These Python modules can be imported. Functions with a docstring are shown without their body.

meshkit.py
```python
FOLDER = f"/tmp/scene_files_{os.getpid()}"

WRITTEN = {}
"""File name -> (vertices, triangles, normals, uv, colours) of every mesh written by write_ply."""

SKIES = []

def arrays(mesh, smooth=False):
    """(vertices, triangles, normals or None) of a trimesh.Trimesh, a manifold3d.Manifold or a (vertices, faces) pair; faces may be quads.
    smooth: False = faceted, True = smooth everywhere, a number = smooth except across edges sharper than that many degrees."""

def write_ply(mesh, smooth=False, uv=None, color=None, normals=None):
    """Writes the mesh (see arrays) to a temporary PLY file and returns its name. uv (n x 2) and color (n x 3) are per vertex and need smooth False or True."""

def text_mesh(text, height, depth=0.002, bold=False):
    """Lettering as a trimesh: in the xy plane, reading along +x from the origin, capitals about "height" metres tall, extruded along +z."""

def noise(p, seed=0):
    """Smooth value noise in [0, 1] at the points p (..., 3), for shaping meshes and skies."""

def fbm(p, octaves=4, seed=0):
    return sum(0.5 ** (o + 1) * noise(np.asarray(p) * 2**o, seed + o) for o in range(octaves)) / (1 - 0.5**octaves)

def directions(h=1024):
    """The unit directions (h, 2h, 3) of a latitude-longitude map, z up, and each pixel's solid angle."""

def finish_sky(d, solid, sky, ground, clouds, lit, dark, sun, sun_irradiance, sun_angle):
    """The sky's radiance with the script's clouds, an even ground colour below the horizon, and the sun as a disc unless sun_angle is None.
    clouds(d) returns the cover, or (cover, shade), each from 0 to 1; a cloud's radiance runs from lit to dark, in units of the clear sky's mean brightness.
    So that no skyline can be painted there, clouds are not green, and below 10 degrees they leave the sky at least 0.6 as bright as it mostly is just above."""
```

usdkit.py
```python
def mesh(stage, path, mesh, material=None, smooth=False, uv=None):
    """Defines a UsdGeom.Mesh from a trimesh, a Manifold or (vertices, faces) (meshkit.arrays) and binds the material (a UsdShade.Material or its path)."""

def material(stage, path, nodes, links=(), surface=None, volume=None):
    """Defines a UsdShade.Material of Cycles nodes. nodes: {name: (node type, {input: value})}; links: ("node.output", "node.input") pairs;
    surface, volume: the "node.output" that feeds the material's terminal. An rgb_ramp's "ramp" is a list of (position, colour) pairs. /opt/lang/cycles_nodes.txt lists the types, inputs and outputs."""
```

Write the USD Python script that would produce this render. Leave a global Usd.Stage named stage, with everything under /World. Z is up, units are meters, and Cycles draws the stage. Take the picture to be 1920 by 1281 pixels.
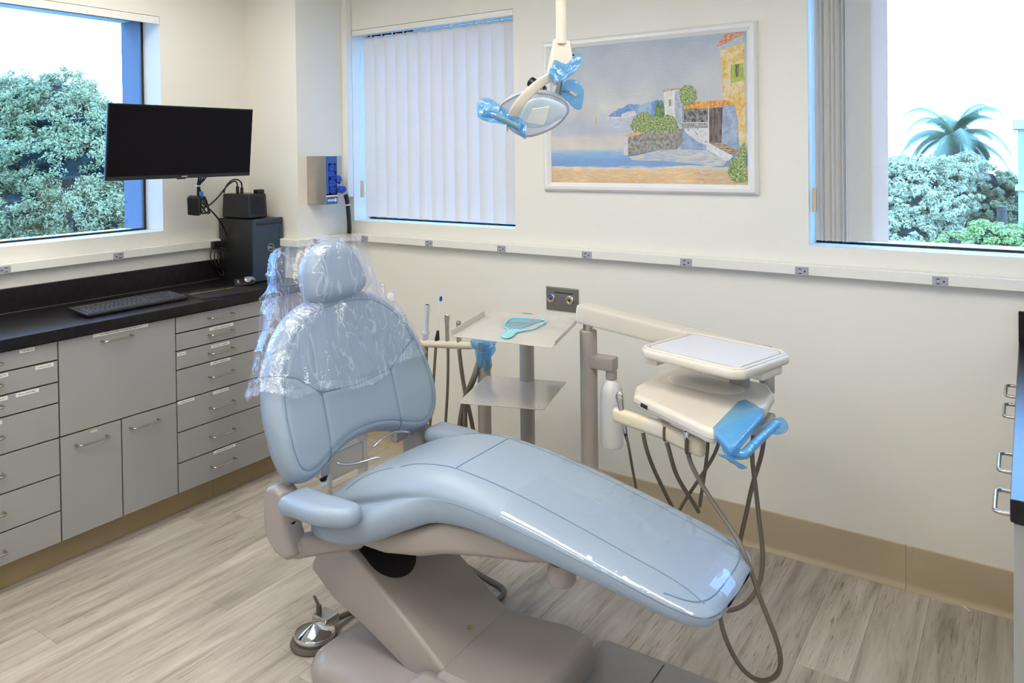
import math, random
import numpy as np
import trimesh, manifold3d, shapely, usdkit, meshkit
from shapely.geometry import Polygon, LineString, Point
from scipy.spatial import Delaunay
from pxr import Usd, UsdGeom, UsdLux, UsdShade, Gf, Sdf

stage = Usd.Stage.CreateInMemory()
UsdGeom.SetStageUpAxis(stage, 'Z'); UsdGeom.SetStageMetersPerUnit(stage, 1.0)
UsdGeom.Xform.Define(stage, '/World')
random.seed(7); RNG = np.random.default_rng(7)

# ---------------------------------------------------------------- camera, sky, sun, exposure
EYE = (3.4782, -2.9934, 1.55)
YAW, PITCH, ROLL = -0.5956, 0.0127, -0.0124
FOCAL_PX, CX, CY = 1443.95, 952.0, 302.26
def camera():
    sy, cy, sp, cp = math.sin(YAW), math.cos(YAW), math.sin(PITCH), math.cos(PITCH)
    f = np.array([sy*cp, cy*cp, -sp]); r = np.array([cy, -sy, 0.0]); u = np.cross(r, f)
    c, s = math.cos(ROLL), math.sin(ROLL)
    r, u = c*r + s*u, -s*r + c*u
    cam = UsdGeom.Camera.Define(stage, '/World/camera')
    cam.CreateHorizontalApertureAttr(36.0); cam.CreateVerticalApertureAttr(36.0*1281/1920)
    cam.CreateFocalLengthAttr(36.0*FOCAL_PX/1920)
    cam.CreateHorizontalApertureOffsetAttr(36.0*(960-CX)/1920)
    cam.CreateVerticalApertureOffsetAttr(-36.0*(640.5-CY)/1920)
    cam.CreateClippingRangeAttr(Gf.Vec2f(0.05, 2000))
    cam.CreateExposureAttr(0.0)
    m = Gf.Matrix4d(*[float(x) for x in (*r, 0, *u, 0, *(-f), 0, *EYE, 1)])
    cam.AddTransformOp().Set(m)
camera()
dome = UsdLux.DomeLight.Define(stage, '/World/sky_light')
dome.CreateColorAttr(Gf.Vec3f(0.32, 0.56, 1.0)); dome.CreateIntensityAttr(4.0)
sun = UsdLux.DistantLight.Define(stage, '/World/sun_light')
sun.CreateAngleAttr(0.6); sun.CreateIntensityAttr(26.0); sun.CreateColorAttr(Gf.Vec3f(1.0, 0.80, 0.50))
sun.AddRotateXYZOp().Set(Gf.Vec3f(38, 0, 28))
LAMP_POWER, LAMP_COLOR = 10.6, (1.0, 0.955, 0.865)

# ---------------------------------------------------------------- materials
MATS = {}
def mat(name, nodes, links=(), surface=None):
    if name not in MATS:
        MATS[name] = usdkit.material(stage, '/World/Looks/' + name, nodes, links, surface=surface)
    return MATS[name]
def plain(name, color, rough=0.5, metal=0.0, spec=0.5, coat=0.0, var=0.06, scale=14.0, bump=0.0, bscale=250.0, coat_rough=0.05, **extra):
    """A principled material whose colour drifts a little with a noise, with an optional fine relief."""
    c = np.array(color, float)
    nodes = {'geo': ('geometry', {}),
             'n': ('noise_texture', {'scale': scale, 'detail': 3.0}),
             'r': ('rgb_ramp', {'ramp': [(0.3, tuple(np.clip(c*(1-var), 0, 1))), (0.7, tuple(np.clip(c*(1+var), 0, 1)))]}),
             'p': ('principled_bsdf', {'roughness': rough, 'metallic': metal, 'specular_ior_level': spec, 'coat_weight': coat, 'coat_roughness': coat_rough, **extra})}
    links = [('geo.position', 'n.vector'), ('n.fac', 'r.fac'), ('r.color', 'p.base_color')]
    if bump:
        nodes['bn'] = ('noise_texture', {'scale': bscale, 'detail': 2.0})
        nodes['b'] = ('bump', {'strength': bump, 'distance': 0.002})
        links += [('geo.position', 'bn.vector'), ('bn.fac', 'b.height'), ('b.normal', 'p.normal')]
    return mat(name, nodes, links, 'p.BSDF')
def emit(name, color, strength):
    return mat(name, {'e': ('emission', {'color': color, 'strength': strength})}, [], 'e.emission')
def film(name, color, haze, haze_color, rough=0.08, bump=0.6, bscale=30.0, clear=(1, 1, 1), base=0.045, streak=0, graze=0.75):
    """Thin see-through plastic: transparent, some milky diffuse, a gloss by fresnel, wrinkled by a noise bump."""
    nodes = {'geo': ('geometry', {}), 't': ('transparent_bsdf', {'color': clear}),
             'd': ('diffuse_bsdf', {'color': haze_color}), 'tl': ('translucent_bsdf', {'color': haze_color}),
             'dm': ('mix_closure', {'fac': 0.4}), 'm1': ('mix_closure', {'fac': haze}),
             'g': ('glossy_bsdf', {'color': (1, 1, 1), 'roughness': rough}), 'f': ('layer_weight', {'blend': 0.5}), 'fp': ('math', {'math_type': 'power', 'value2': 4.0}), 'fa': ('math', {'math_type': 'multiply_add', 'value2': graze, 'value3': base}),
             'm2': ('mix_closure', {}), 'n': ('noise_texture', {'scale': bscale, 'detail': 2.5, 'distortion': 0.8}),
             'b': ('bump', {'strength': bump, 'distance': 0.01})}
    links = [('geo.position', 'n.vector'), ('n.fac', 'b.height'), ('b.normal', 'g.normal'), ('b.normal', 'd.normal'), ('f.facing', 'fp.value1'), ('fp.value', 'fa.value1'),
             ('d.BSDF', 'dm.closure1'), ('tl.BSDF', 'dm.closure2'), ('t.BSDF', 'm1.closure1'), ('dm.closure', 'm1.closure2'),
             ('fa.value', 'm2.fac'), ('m1.closure', 'm2.closure1'), ('g.BSDF', 'm2.closure2')]
    if streak:   # white streaks painted in for highlights along the creases
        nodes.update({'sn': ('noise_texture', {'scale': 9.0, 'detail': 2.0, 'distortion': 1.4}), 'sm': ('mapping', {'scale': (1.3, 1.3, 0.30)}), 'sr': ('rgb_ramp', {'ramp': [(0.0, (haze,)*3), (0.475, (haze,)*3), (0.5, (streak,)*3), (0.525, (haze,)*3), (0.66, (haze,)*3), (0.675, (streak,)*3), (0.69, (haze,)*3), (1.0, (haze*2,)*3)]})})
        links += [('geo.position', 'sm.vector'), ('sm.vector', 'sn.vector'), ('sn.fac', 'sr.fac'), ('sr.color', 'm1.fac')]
    return mat(name, nodes, links, 'm2.closure')

WALL = plain('wall_paint', (0.80, 0.775, 0.70), 0.6, var=0.012, scale=2.0, bump=0.12, bscale=160)
WHITE = plain('white_paint', (0.82, 0.81, 0.77), 0.4, var=0.02)
TRUNK = plain('trunking_enamel', (0.80, 0.785, 0.72), 0.35, var=0.015)
CEIL = plain('ceiling_tile', (0.78, 0.77, 0.73), 0.9, var=0.05, scale=60, bump=0.4, bscale=120)
COVE = plain('tan_cove_base', (0.49, 0.40, 0.265), 0.42, var=0.05, scale=6)
TOE = plain('toe_kick_vinyl', (0.36, 0.27, 0.145), 0.5, var=0.06, scale=5)
CABINET = plain('grey_laminate', (0.325, 0.322, 0.315), 0.45, var=0.025, scale=4)
CARCASS = plain('cabinet_carcass', (0.035, 0.033, 0.03), 0.7)
COUNTER = plain('black_laminate', (0.012, 0.010, 0.011), 0.30, spec=0.3, var=0.3, scale=40)
STEEL = plain('brushed_steel', (0.55, 0.53, 0.50), 0.28, metal=1.0, var=0.08, scale=60)
HANDLE = plain('satin_nickel', (0.50, 0.45, 0.39), 0.25, metal=1.0, var=0.05)
CHROME = plain('chrome', (0.72, 0.72, 0.73), 0.06, metal=1.0, var=0.02)
BLACK = plain('black_plastic', (0.010, 0.010, 0.012), 0.42, var=0.2)
BLACKG = plain('black_gloss', (0.006, 0.005, 0.006), 0.16, var=0.1)
DARK = plain('dark_void', (0.01, 0.01, 0.01), 0.9)
PAPER = plain('white_label', (0.78, 0.77, 0.73), 0.6, var=0.02)
INK = plain('label_ink', (0.10, 0.10, 0.10), 0.7)
BLINDM = None
VINYL = plain('blue_vinyl', (0.302, 0.378, 0.478), 0.36, spec=0.45, var=0.02, scale=5, bump=0.12, bscale=700)
SEAM = plain('blue_piping', (0.16, 0.25, 0.36), 0.5)
PUTTY = plain('putty_plastic', (0.365, 0.325, 0.30), 0.30, var=0.02, scale=4)
CREAM = plain('cream_plastic', (0.66, 0.60, 0.51), 0.32, var=0.02, scale=6)
IVORY = plain('ivory_plastic', (0.66, 0.58, 0.42), 0.34, var=0.04, scale=20)
POSTM = plain('greige_enamel', (0.40, 0.36, 0.32), 0.32, var=0.02)
SHELF = plain('greige_shelf', (0.55, 0.51, 0.46), 0.22, var=0.02, coat=0.3)
HOSE = plain('taupe_hose', (0.155, 0.13, 0.10), 0.45, var=0.08)
RUBBER = plain('grey_rubber', (0.12, 0.105, 0.09), 0.6)
BLUEFILM = film('blue_barrier_film', (0.1, 0.5, 0.9), 0.26, (0.20, 0.56, 0.92), rough=0.08, bump=0.5, bscale=35, clear=(0.56, 0.82, 0.99), base=0.07, graze=0.4)
HEMFILM = film('clear_plastic_hem', (1, 1, 1), 0.16, (0.74, 0.82, 1.0), rough=0.1, bump=0.5, bscale=60, base=0.05, streak=0.4, graze=0.2)
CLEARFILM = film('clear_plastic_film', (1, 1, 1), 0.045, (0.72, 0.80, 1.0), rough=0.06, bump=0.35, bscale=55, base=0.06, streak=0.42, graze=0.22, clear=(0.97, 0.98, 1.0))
GLASS = mat('window_glass', {'t': ('transparent_bsdf', {'color': (0.80, 0.92, 1.0)}), 'g': ('glossy_bsdf', {'color': (1, 1, 1), 'roughness': 0.0}), 'f': ('fresnel', {'IOR': 1.5}), 'm': ('mix_closure', {})},
            [('f.fac', 'm.fac'), ('t.BSDF', 'm.closure1'), ('g.BSDF', 'm.closure2')], 'm.closure')
BLINDM = mat('vane_fabric', {'geo': ('geometry', {}), 'mp': ('mapping', {'scale': (60.0, 60.0, 8.0)}), 'n': ('noise_texture', {'scale': 6.0, 'detail': 2.0}), 'r': ('rgb_ramp', {'ramp': [(0.3, (0.84, 0.83, 0.80)), (0.7, (0.88, 0.87, 0.84))]}),
            'd': ('diffuse_bsdf', {}), 't': ('translucent_bsdf', {'color': (0.80, 0.79, 0.82)}), 'm': ('mix_closure', {'fac': 0.28})},
            [('geo.position', 'mp.vector'), ('mp.vector', 'n.vector'), ('n.fac', 'r.fac'), ('r.color', 'd.color'), ('d.BSDF', 'm.closure1'), ('t.BSDF', 'm.closure2')], 'm.closure')
def plank_material():
    nodes = {'geo': ('geometry', {}), 'oi': ('object_info', {}),
        'off': ('combine_xyz', {'z': 0.0}), 'k': ('math', {'math_type': 'multiply', 'value2': 37.0}),
        'add': ('vector_math', {'math_type': 'add'}),
        'm1': ('mapping', {'scale': (20.0, 2.0, 1.0)}), 'n1': ('noise_texture', {'scale': 1.0, 'detail': 6.0, 'roughness': 0.62, 'distortion': 0.5}),
        'm2': ('mapping', {'scale': (150.0, 9.0, 1.0)}), 'n2': ('noise_texture', {'scale': 1.0, 'detail': 5.0, 'roughness': 0.7, 'distortion': 0.4}),
        'm3': ('mapping', {'scale': (5.0, 1.3, 1.0)}), 'n3': ('noise_texture', {'scale': 1.0, 'detail': 2.0}),
        'r1': ('rgb_ramp', {'ramp': [(0.28, (0.27, 0.22, 0.175)), (0.42, (0.40, 0.34, 0.275)), (0.52, (0.475, 0.41, 0.33)), (0.66, (0.55, 0.495, 0.415)), (0.8, (0.64, 0.60, 0.53))]}),
        'r2': ('rgb_ramp', {'ramp': [(0.32, (0.38, 0.35, 0.33)), (0.39, (0.70, 0.67, 0.65)), (0.46, (1, 1, 1)), (1.0, (1, 1, 1))]}),
        'r3': ('rgb_ramp', {'ramp': [(0.38, (0.08, 0.08, 0.08)), (0.58, (1, 1, 1))]}),
        'tone': ('map_range', {'from_min': 0.0, 'from_max': 1.0, 'to_min': 0.90, 'to_max': 1.14}),
        'mul': ('mix_color', {'blend_type': 'multiply', 'fac': 1.0}), 'mix': ('mix_color', {'blend_type': 'multiply', 'fac': 0.5}),
        'hs': ('hsv', {'saturation': 0.74}),
        'b': ('bump', {'strength': 0.12, 'distance': 0.002}), 'p': ('principled_bsdf', {'roughness': 0.42, 'specular_ior_level': 0.4})}
    links = [('oi.random', 'k.value1'), ('k.value', 'off.x'), ('k.value', 'off.y'), ('geo.position', 'add.vector1'), ('off.vector', 'add.vector2')]
    for i in '123':
        links += [('add.vector', 'm%s.vector' % i), ('m%s.vector' % i, 'n%s.vector' % i), ('n%s.fac' % i, 'r%s.fac' % i)]
    links += [('r3.color', 'mix.fac'), ('r1.color', 'mix.a'), ('r2.color', 'mix.b'), ('oi.random', 'tone.value'), ('mix.result', 'hs.color'), ('tone.result', 'hs.value'),
              ('hs.color', 'p.base_color'), ('n2.fac', 'b.height'), ('b.normal', 'p.normal')]
    return mat('whitewashed_plank', nodes, links, 'p.BSDF')
PLANK = plank_material()

# ---------------------------------------------------------------- prims
USED, ORIGIN = {}, {}
def numbered(path):
    n = USED.get(path, 0); USED[path] = n + 1
    return path if n == 0 else '%s_%03d' % (path, n)
def mark(prim, label=None, cat=None, group=None, kind=None):
    for k, v in (('label', label), ('category', cat), ('group', group), ('kind', kind)):
        if v: prim.SetCustomDataByKey(k, v)
    return prim
def thing(name, label, cat, loc=(0, 0, 0), group=None, kind=None):
    path = numbered('/World/' + name)
    x = UsdGeom.Xform.Define(stage, path); x.AddTranslateOp().Set(Gf.Vec3d(*map(float, loc)))
    ORIGIN[path] = np.array(loc, float)
    mark(x.GetPrim(), label, cat, group, kind)
    return path
def join(ms):
    return trimesh.util.concatenate([m if isinstance(m, trimesh.Trimesh) else tri(m) for m in ms])
def tri(m):
    v, f, _ = meshkit.arrays(m, False); return trimesh.Trimesh(v, f, process=False)
def obj(parent, name, mesh, material, smooth=30, label=None, kind=None, cat=None, group=None):
    """ONE Mesh prim, its vertices given in world coordinates, under the thing or part at path parent (None: top level)."""
    if isinstance(mesh, (list, tuple)) and not (len(mesh) == 2 and isinstance(mesh[0], np.ndarray) and mesh[0].ndim == 2): mesh = join(mesh)
    v, f, _ = meshkit.arrays(mesh, False)
    o = ORIGIN.get(parent, np.zeros(3)) if parent else np.zeros(3)
    path = numbered((parent or '/World') + '/' + name)
    m = usdkit.mesh(stage, path, (v - o, f), material, smooth=smooth)
    ORIGIN[path] = o
    mark(m.GetPrim(), label, cat, group, kind)
    return path
def copy_of(src, loc, label, group=None, rotz=0.0):
    was = stage.GetPrimAtPath(src); cd = was.GetCustomData()
    path = numbered('/World/' + src.split('/')[-1])
    x = UsdGeom.Xform.Define(stage, path)
    x.AddTranslateOp().Set(Gf.Vec3d(*map(float, loc)))
    if rotz: x.AddRotateZOp().Set(math.degrees(rotz))
    p = x.GetPrim(); p.GetReferences().AddInternalReference(was.GetPath()); p.SetInstanceable(True)
    mark(p, label, cd.get('category'), group or cd.get('group'))
    return path

# ---------------------------------------------------------------- shapes
def box(x0, y0, z0, x1, y1, z1):
    m = trimesh.creation.box((abs(x1-x0), abs(y1-y0), abs(z1-z0))); m.apply_translation(((x0+x1)/2, (y0+y1)/2, (z0+z1)/2)); return m
def hull(points):
    return tri(manifold3d.Manifold.hull_points(np.ascontiguousarray(points, np.float64)))
BALL = {}
def ball(n=3):
    if n not in BALL:
        a = [(math.cos(t)*math.cos(p), math.sin(t)*math.cos(p), math.sin(p)) for p in np.linspace(-math.pi/2, math.pi/2, 2*n+1) for t in np.arange(4*n)*math.pi/(2*n)]
        BALL[n] = np.unique(np.round(a, 6), axis=0)
    return BALL[n]
def rbox(x0, y0, z0, x1, y1, z1, r=0.005, n=2):
    """Box with rounded edges."""
    lo, hi = np.minimum((x0, y0, z0), (x1, y1, z1)), np.maximum((x0, y0, z0), (x1, y1, z1)); r = min(r, *((hi-lo)/2*0.98))
    pts = [ball(n)*r + np.where(c, hi-r, lo+r) for c in np.ndindex(2, 2, 2) for c in [np.array(c, bool)]]
    return hull(np.vstack(pts))
def cbox(x0, y0, z0, x1, y1, z1, c=0.002):
    """Box with a plain chamfer (44 triangles)."""
    lo, hi = np.minimum((x0, y0, z0), (x1, y1, z1)), np.maximum((x0, y0, z0), (x1, y1, z1)); pts = []
    for s in np.ndindex(2, 2, 2):
        b = np.where(np.array(s, bool), hi, lo); d = np.where(np.array(s, bool), -1, 1)*min(c, *((hi-lo)/2*0.9))
        for k in range(3):
            q = b + d; q[k] = b[k]; pts.append(q)
    return hull(np.array(pts))
def frame_of(t, up=(0, 0, 1)):
    t = np.asarray(t, float)/np.linalg.norm(t); up = np.asarray(up, float)
    if abs(t @ up) > 0.95: up = np.array([1.0, 0, 0]) if abs(t[0]) < 0.9 else np.array([0, 1.0, 0])
    a = np.cross(up, t); a /= np.linalg.norm(a); return a, np.cross(t, a)
def smooth_path(p, n=8):
    p = np.asarray(p, float)
    if len(p) < 3: return np.linspace(p[0], p[-1], n)
    d = np.r_[0, np.cumsum(np.linalg.norm(np.diff(p, axis=0), axis=1)**0.5)]
    from scipy.interpolate import CubicSpline
    return CubicSpline(d, p)(np.linspace(0, d[-1], n*(len(p)-1)+1))
def tube(path, r, sides=10, cap=True, smooth=0):
    p = smooth_path(path, smooth) if smooth else np.asarray(path, float)
    r = np.broadcast_to(np.asarray(r, float), (len(p),)) if np.ndim(r) == 0 or len(np.atleast_1d(r)) == len(p) else np.interp(np.linspace(0, 1, len(p)), np.linspace(0, 1, len(r)), r)
    T = np.gradient(p, axis=0); T /= np.linalg.norm(T, axis=1, keepdims=True)+1e-12
    a, b = frame_of(T[0]); V = []
    ang = np.arange(sides)*2*math.pi/sides
    for i in range(len(p)):
        a = a - (a @ T[i])*T[i]; a /= np.linalg.norm(a); b = np.cross(T[i], a)
        V.append(p[i] + r[i]*(np.cos(ang)[:, None]*a + np.sin(ang)[:, None]*b))
    return skin(V, cap)
def skin(rings, cap=True, closed=True):
    """Joins rings of equally many points, with flat caps."""
    n, k = len(rings), len(rings[0]); V = np.vstack(rings); F = []
    for i in range(n-1):
        for j in range(k if closed else k-1):
            a, b = i*k+j, i*k+(j+1) % k; F += [(a, b, b+k), (a, b+k, a+k)]
    if cap and closed:
        V = np.vstack([V, rings[0].mean(0), rings[-1].mean(0)]); c0, c1 = n*k, n*k+1
        for j in range(k):
            F += [(c0, (j+1) % k, j), (c1, (n-1)*k+j, (n-1)*k+(j+1) % k)]
    return trimesh.Trimesh(V, np.array(F), process=False)
def lathe(profile, base=(0, 0, 0), axis=(0, 0, 1), sides=24):
    """Turned body: profile [(radius, height)...] about the axis through base."""
    a, b = frame_of(axis); ax = np.asarray(axis, float)/np.linalg.norm(axis); ang = np.arange(sides)*2*math.pi/sides
    rings = [np.asarray(base, float) + ax*h + max(r, 1e-5)*(np.cos(ang)[:, None]*a + np.sin(ang)[:, None]*b) for r, h in profile]
    return skin(rings, True)
def rod(p0, p1, r, sides=16, c=0.0015):
    p0, p1 = np.asarray(p0, float), np.asarray(p1, float); h = np.linalg.norm(p1-p0); r2 = np.broadcast_to(r, (2,))
    return lathe([(0, 0), (r2[0]-c, 0), (r2[0], c), (r2[1], h-c), (r2[1]-c, h), (0, h)], p0, p1-p0, sides)
def slab(poly, z0, z1, r=0.006, steps=3, frame=None):
    """A convex plate with rounded rim: outline poly [(x, y)], from z0 to z1. frame = (origin, u, v, w) places it."""
    P = Polygon(poly).buffer(0); pts = []
    for i in range(steps+1):
        a = i/steps*math.pi/2; q = P.buffer(-r*(1-math.sin(a)), quad_segs=4); h = r*(1-math.cos(a))
        if q.is_empty: continue
        c = np.array(q.exterior.coords)
        lift = r*(1-math.cos(a))
        pts += [(x, y, z0 + lift) for x, y in c] + [(x, y, z1 - lift) for x, y in c]
    m = hull(np.array(pts))
    return place(m, frame) if frame else m
def place(m, frame):
    o, u, v, w = [np.asarray(q, float) for q in frame]
    m = m.copy(); V = m.vertices; m.vertices = o + V[:, :1]*u + V[:, 1:2]*v + V[:, 2:3]*w
    if np.dot(np.cross(u, v), w) < 0: m.invert()
    return m
def rrect(cx, cy, w, h, r, q=4):
    return list(Polygon([(cx-w/2+r, cy-h/2+r), (cx+w/2-r, cy-h/2+r), (cx+w/2-r, cy+h/2-r), (cx-w/2+r, cy+h/2-r)]).buffer(r, quad_segs=q).exterior.coords)[:-1]
def spline_loop(pts, n=80):
    from scipy.interpolate import splprep, splev
    p = np.vstack([pts, pts[:1]]); tck, _ = splprep(p.T, s=0, per=True); return np.array(splev(np.linspace(0, 1, n, endpoint=False), tck)).T
def prism(poly, d, frame):
    """Extrudes any simple outline by d and places it."""
    m = trimesh.creation.extrude_polygon(Polygon(poly).buffer(0), d, engine='earcut')
    return place(m, frame)
def pillow(outline, front, back, R, spacing=0.012, seams=(), seam_depth=0.004, seam_width=0.007, bend=None, frame=None, power=0.5):
    """Upholstered pad: an outline in (v, s) swollen to both sides with a round rim; seams are drawn in as grooves; bend(v, s) lifts both faces."""
    P = Polygon(outline).buffer(0); x0, y0, x1, y1 = P.bounds
    gx, gy = np.meshgrid(np.arange(x0, x1, spacing), np.arange(y0, y1, spacing)); g = np.c_[gx.ravel(), gy.ravel()]
    ring = P.exterior; L = ring.length; nb = max(40, int(L/spacing))
    edge = np.array([ring.interpolate(i/nb, normalized=True).coords[0] for i in range(nb)])
    extra = []
    for k in (0.12, 0.35, 0.7):
        q = P.buffer(-k*min(spacing, R)); q = max(q.geoms, key=lambda s: s.area) if hasattr(q, 'geoms') else q
        if not q.is_empty: extra.append(np.array([q.exterior.interpolate(i/nb, normalized=True).coords[0] for i in range(nb)]))
    inner = shapely.contains_xy(P.buffer(-0.9*spacing), g[:, 0], g[:, 1]); g = g[inner]
    pts = np.vstack([edge] + extra + [g]); n_edge = nb
    d = shapely.distance(ring, shapely.points(pts)); d[:n_edge] = 0
    t = Delaunay(pts).simplices; c = pts[t].mean(1); t = t[shapely.contains_xy(P, c[:, 0], c[:, 1])]
    a, b, e = pts[t[:, 0]], pts[t[:, 1]], pts[t[:, 2]]
    area = (b[:, 0]-a[:, 0])*(e[:, 1]-a[:, 1])-(b[:, 1]-a[:, 1])*(e[:, 0]-a[:, 0]); t = t[np.abs(area) > 1e-10]; area = area[np.abs(area) > 1e-10]
    t[area < 0] = t[area < 0][:, ::-1]
    h = np.clip(1-(1-np.clip(d/R, 0, 1))**2, 0, 1)**power
    f = front*h
    for s in seams:
        ds = shapely.distance(LineString(s), shapely.points(pts)); f = f - seam_depth*np.exp(-(ds/seam_width)**2)*(h > 0.05)
    lift = bend(pts[:, 0], pts[:, 1]) if bend else 0
    top, bot = np.c_[pts, f+lift], np.c_[pts, -back*h+lift]
    n = len(pts); keep = np.arange(n) + n; keep[:n_edge] = np.arange(n_edge)
    F = np.vstack([t, keep[t][:, ::-1]])
    m = trimesh.Trimesh(np.vstack([top, bot]), F, process=False)
    def surface(v, s):
        dd = np.where(shapely.contains_xy(P, v, s), shapely.distance(ring, shapely.points(np.c_[v, s])), 0)
        return front*np.clip(1-(1-np.clip(dd/R, 0, 1))**2, 0, 1)**power + (bend(v, s) if bend else 0)
    return (place(m, frame) if frame else m), surface
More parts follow.
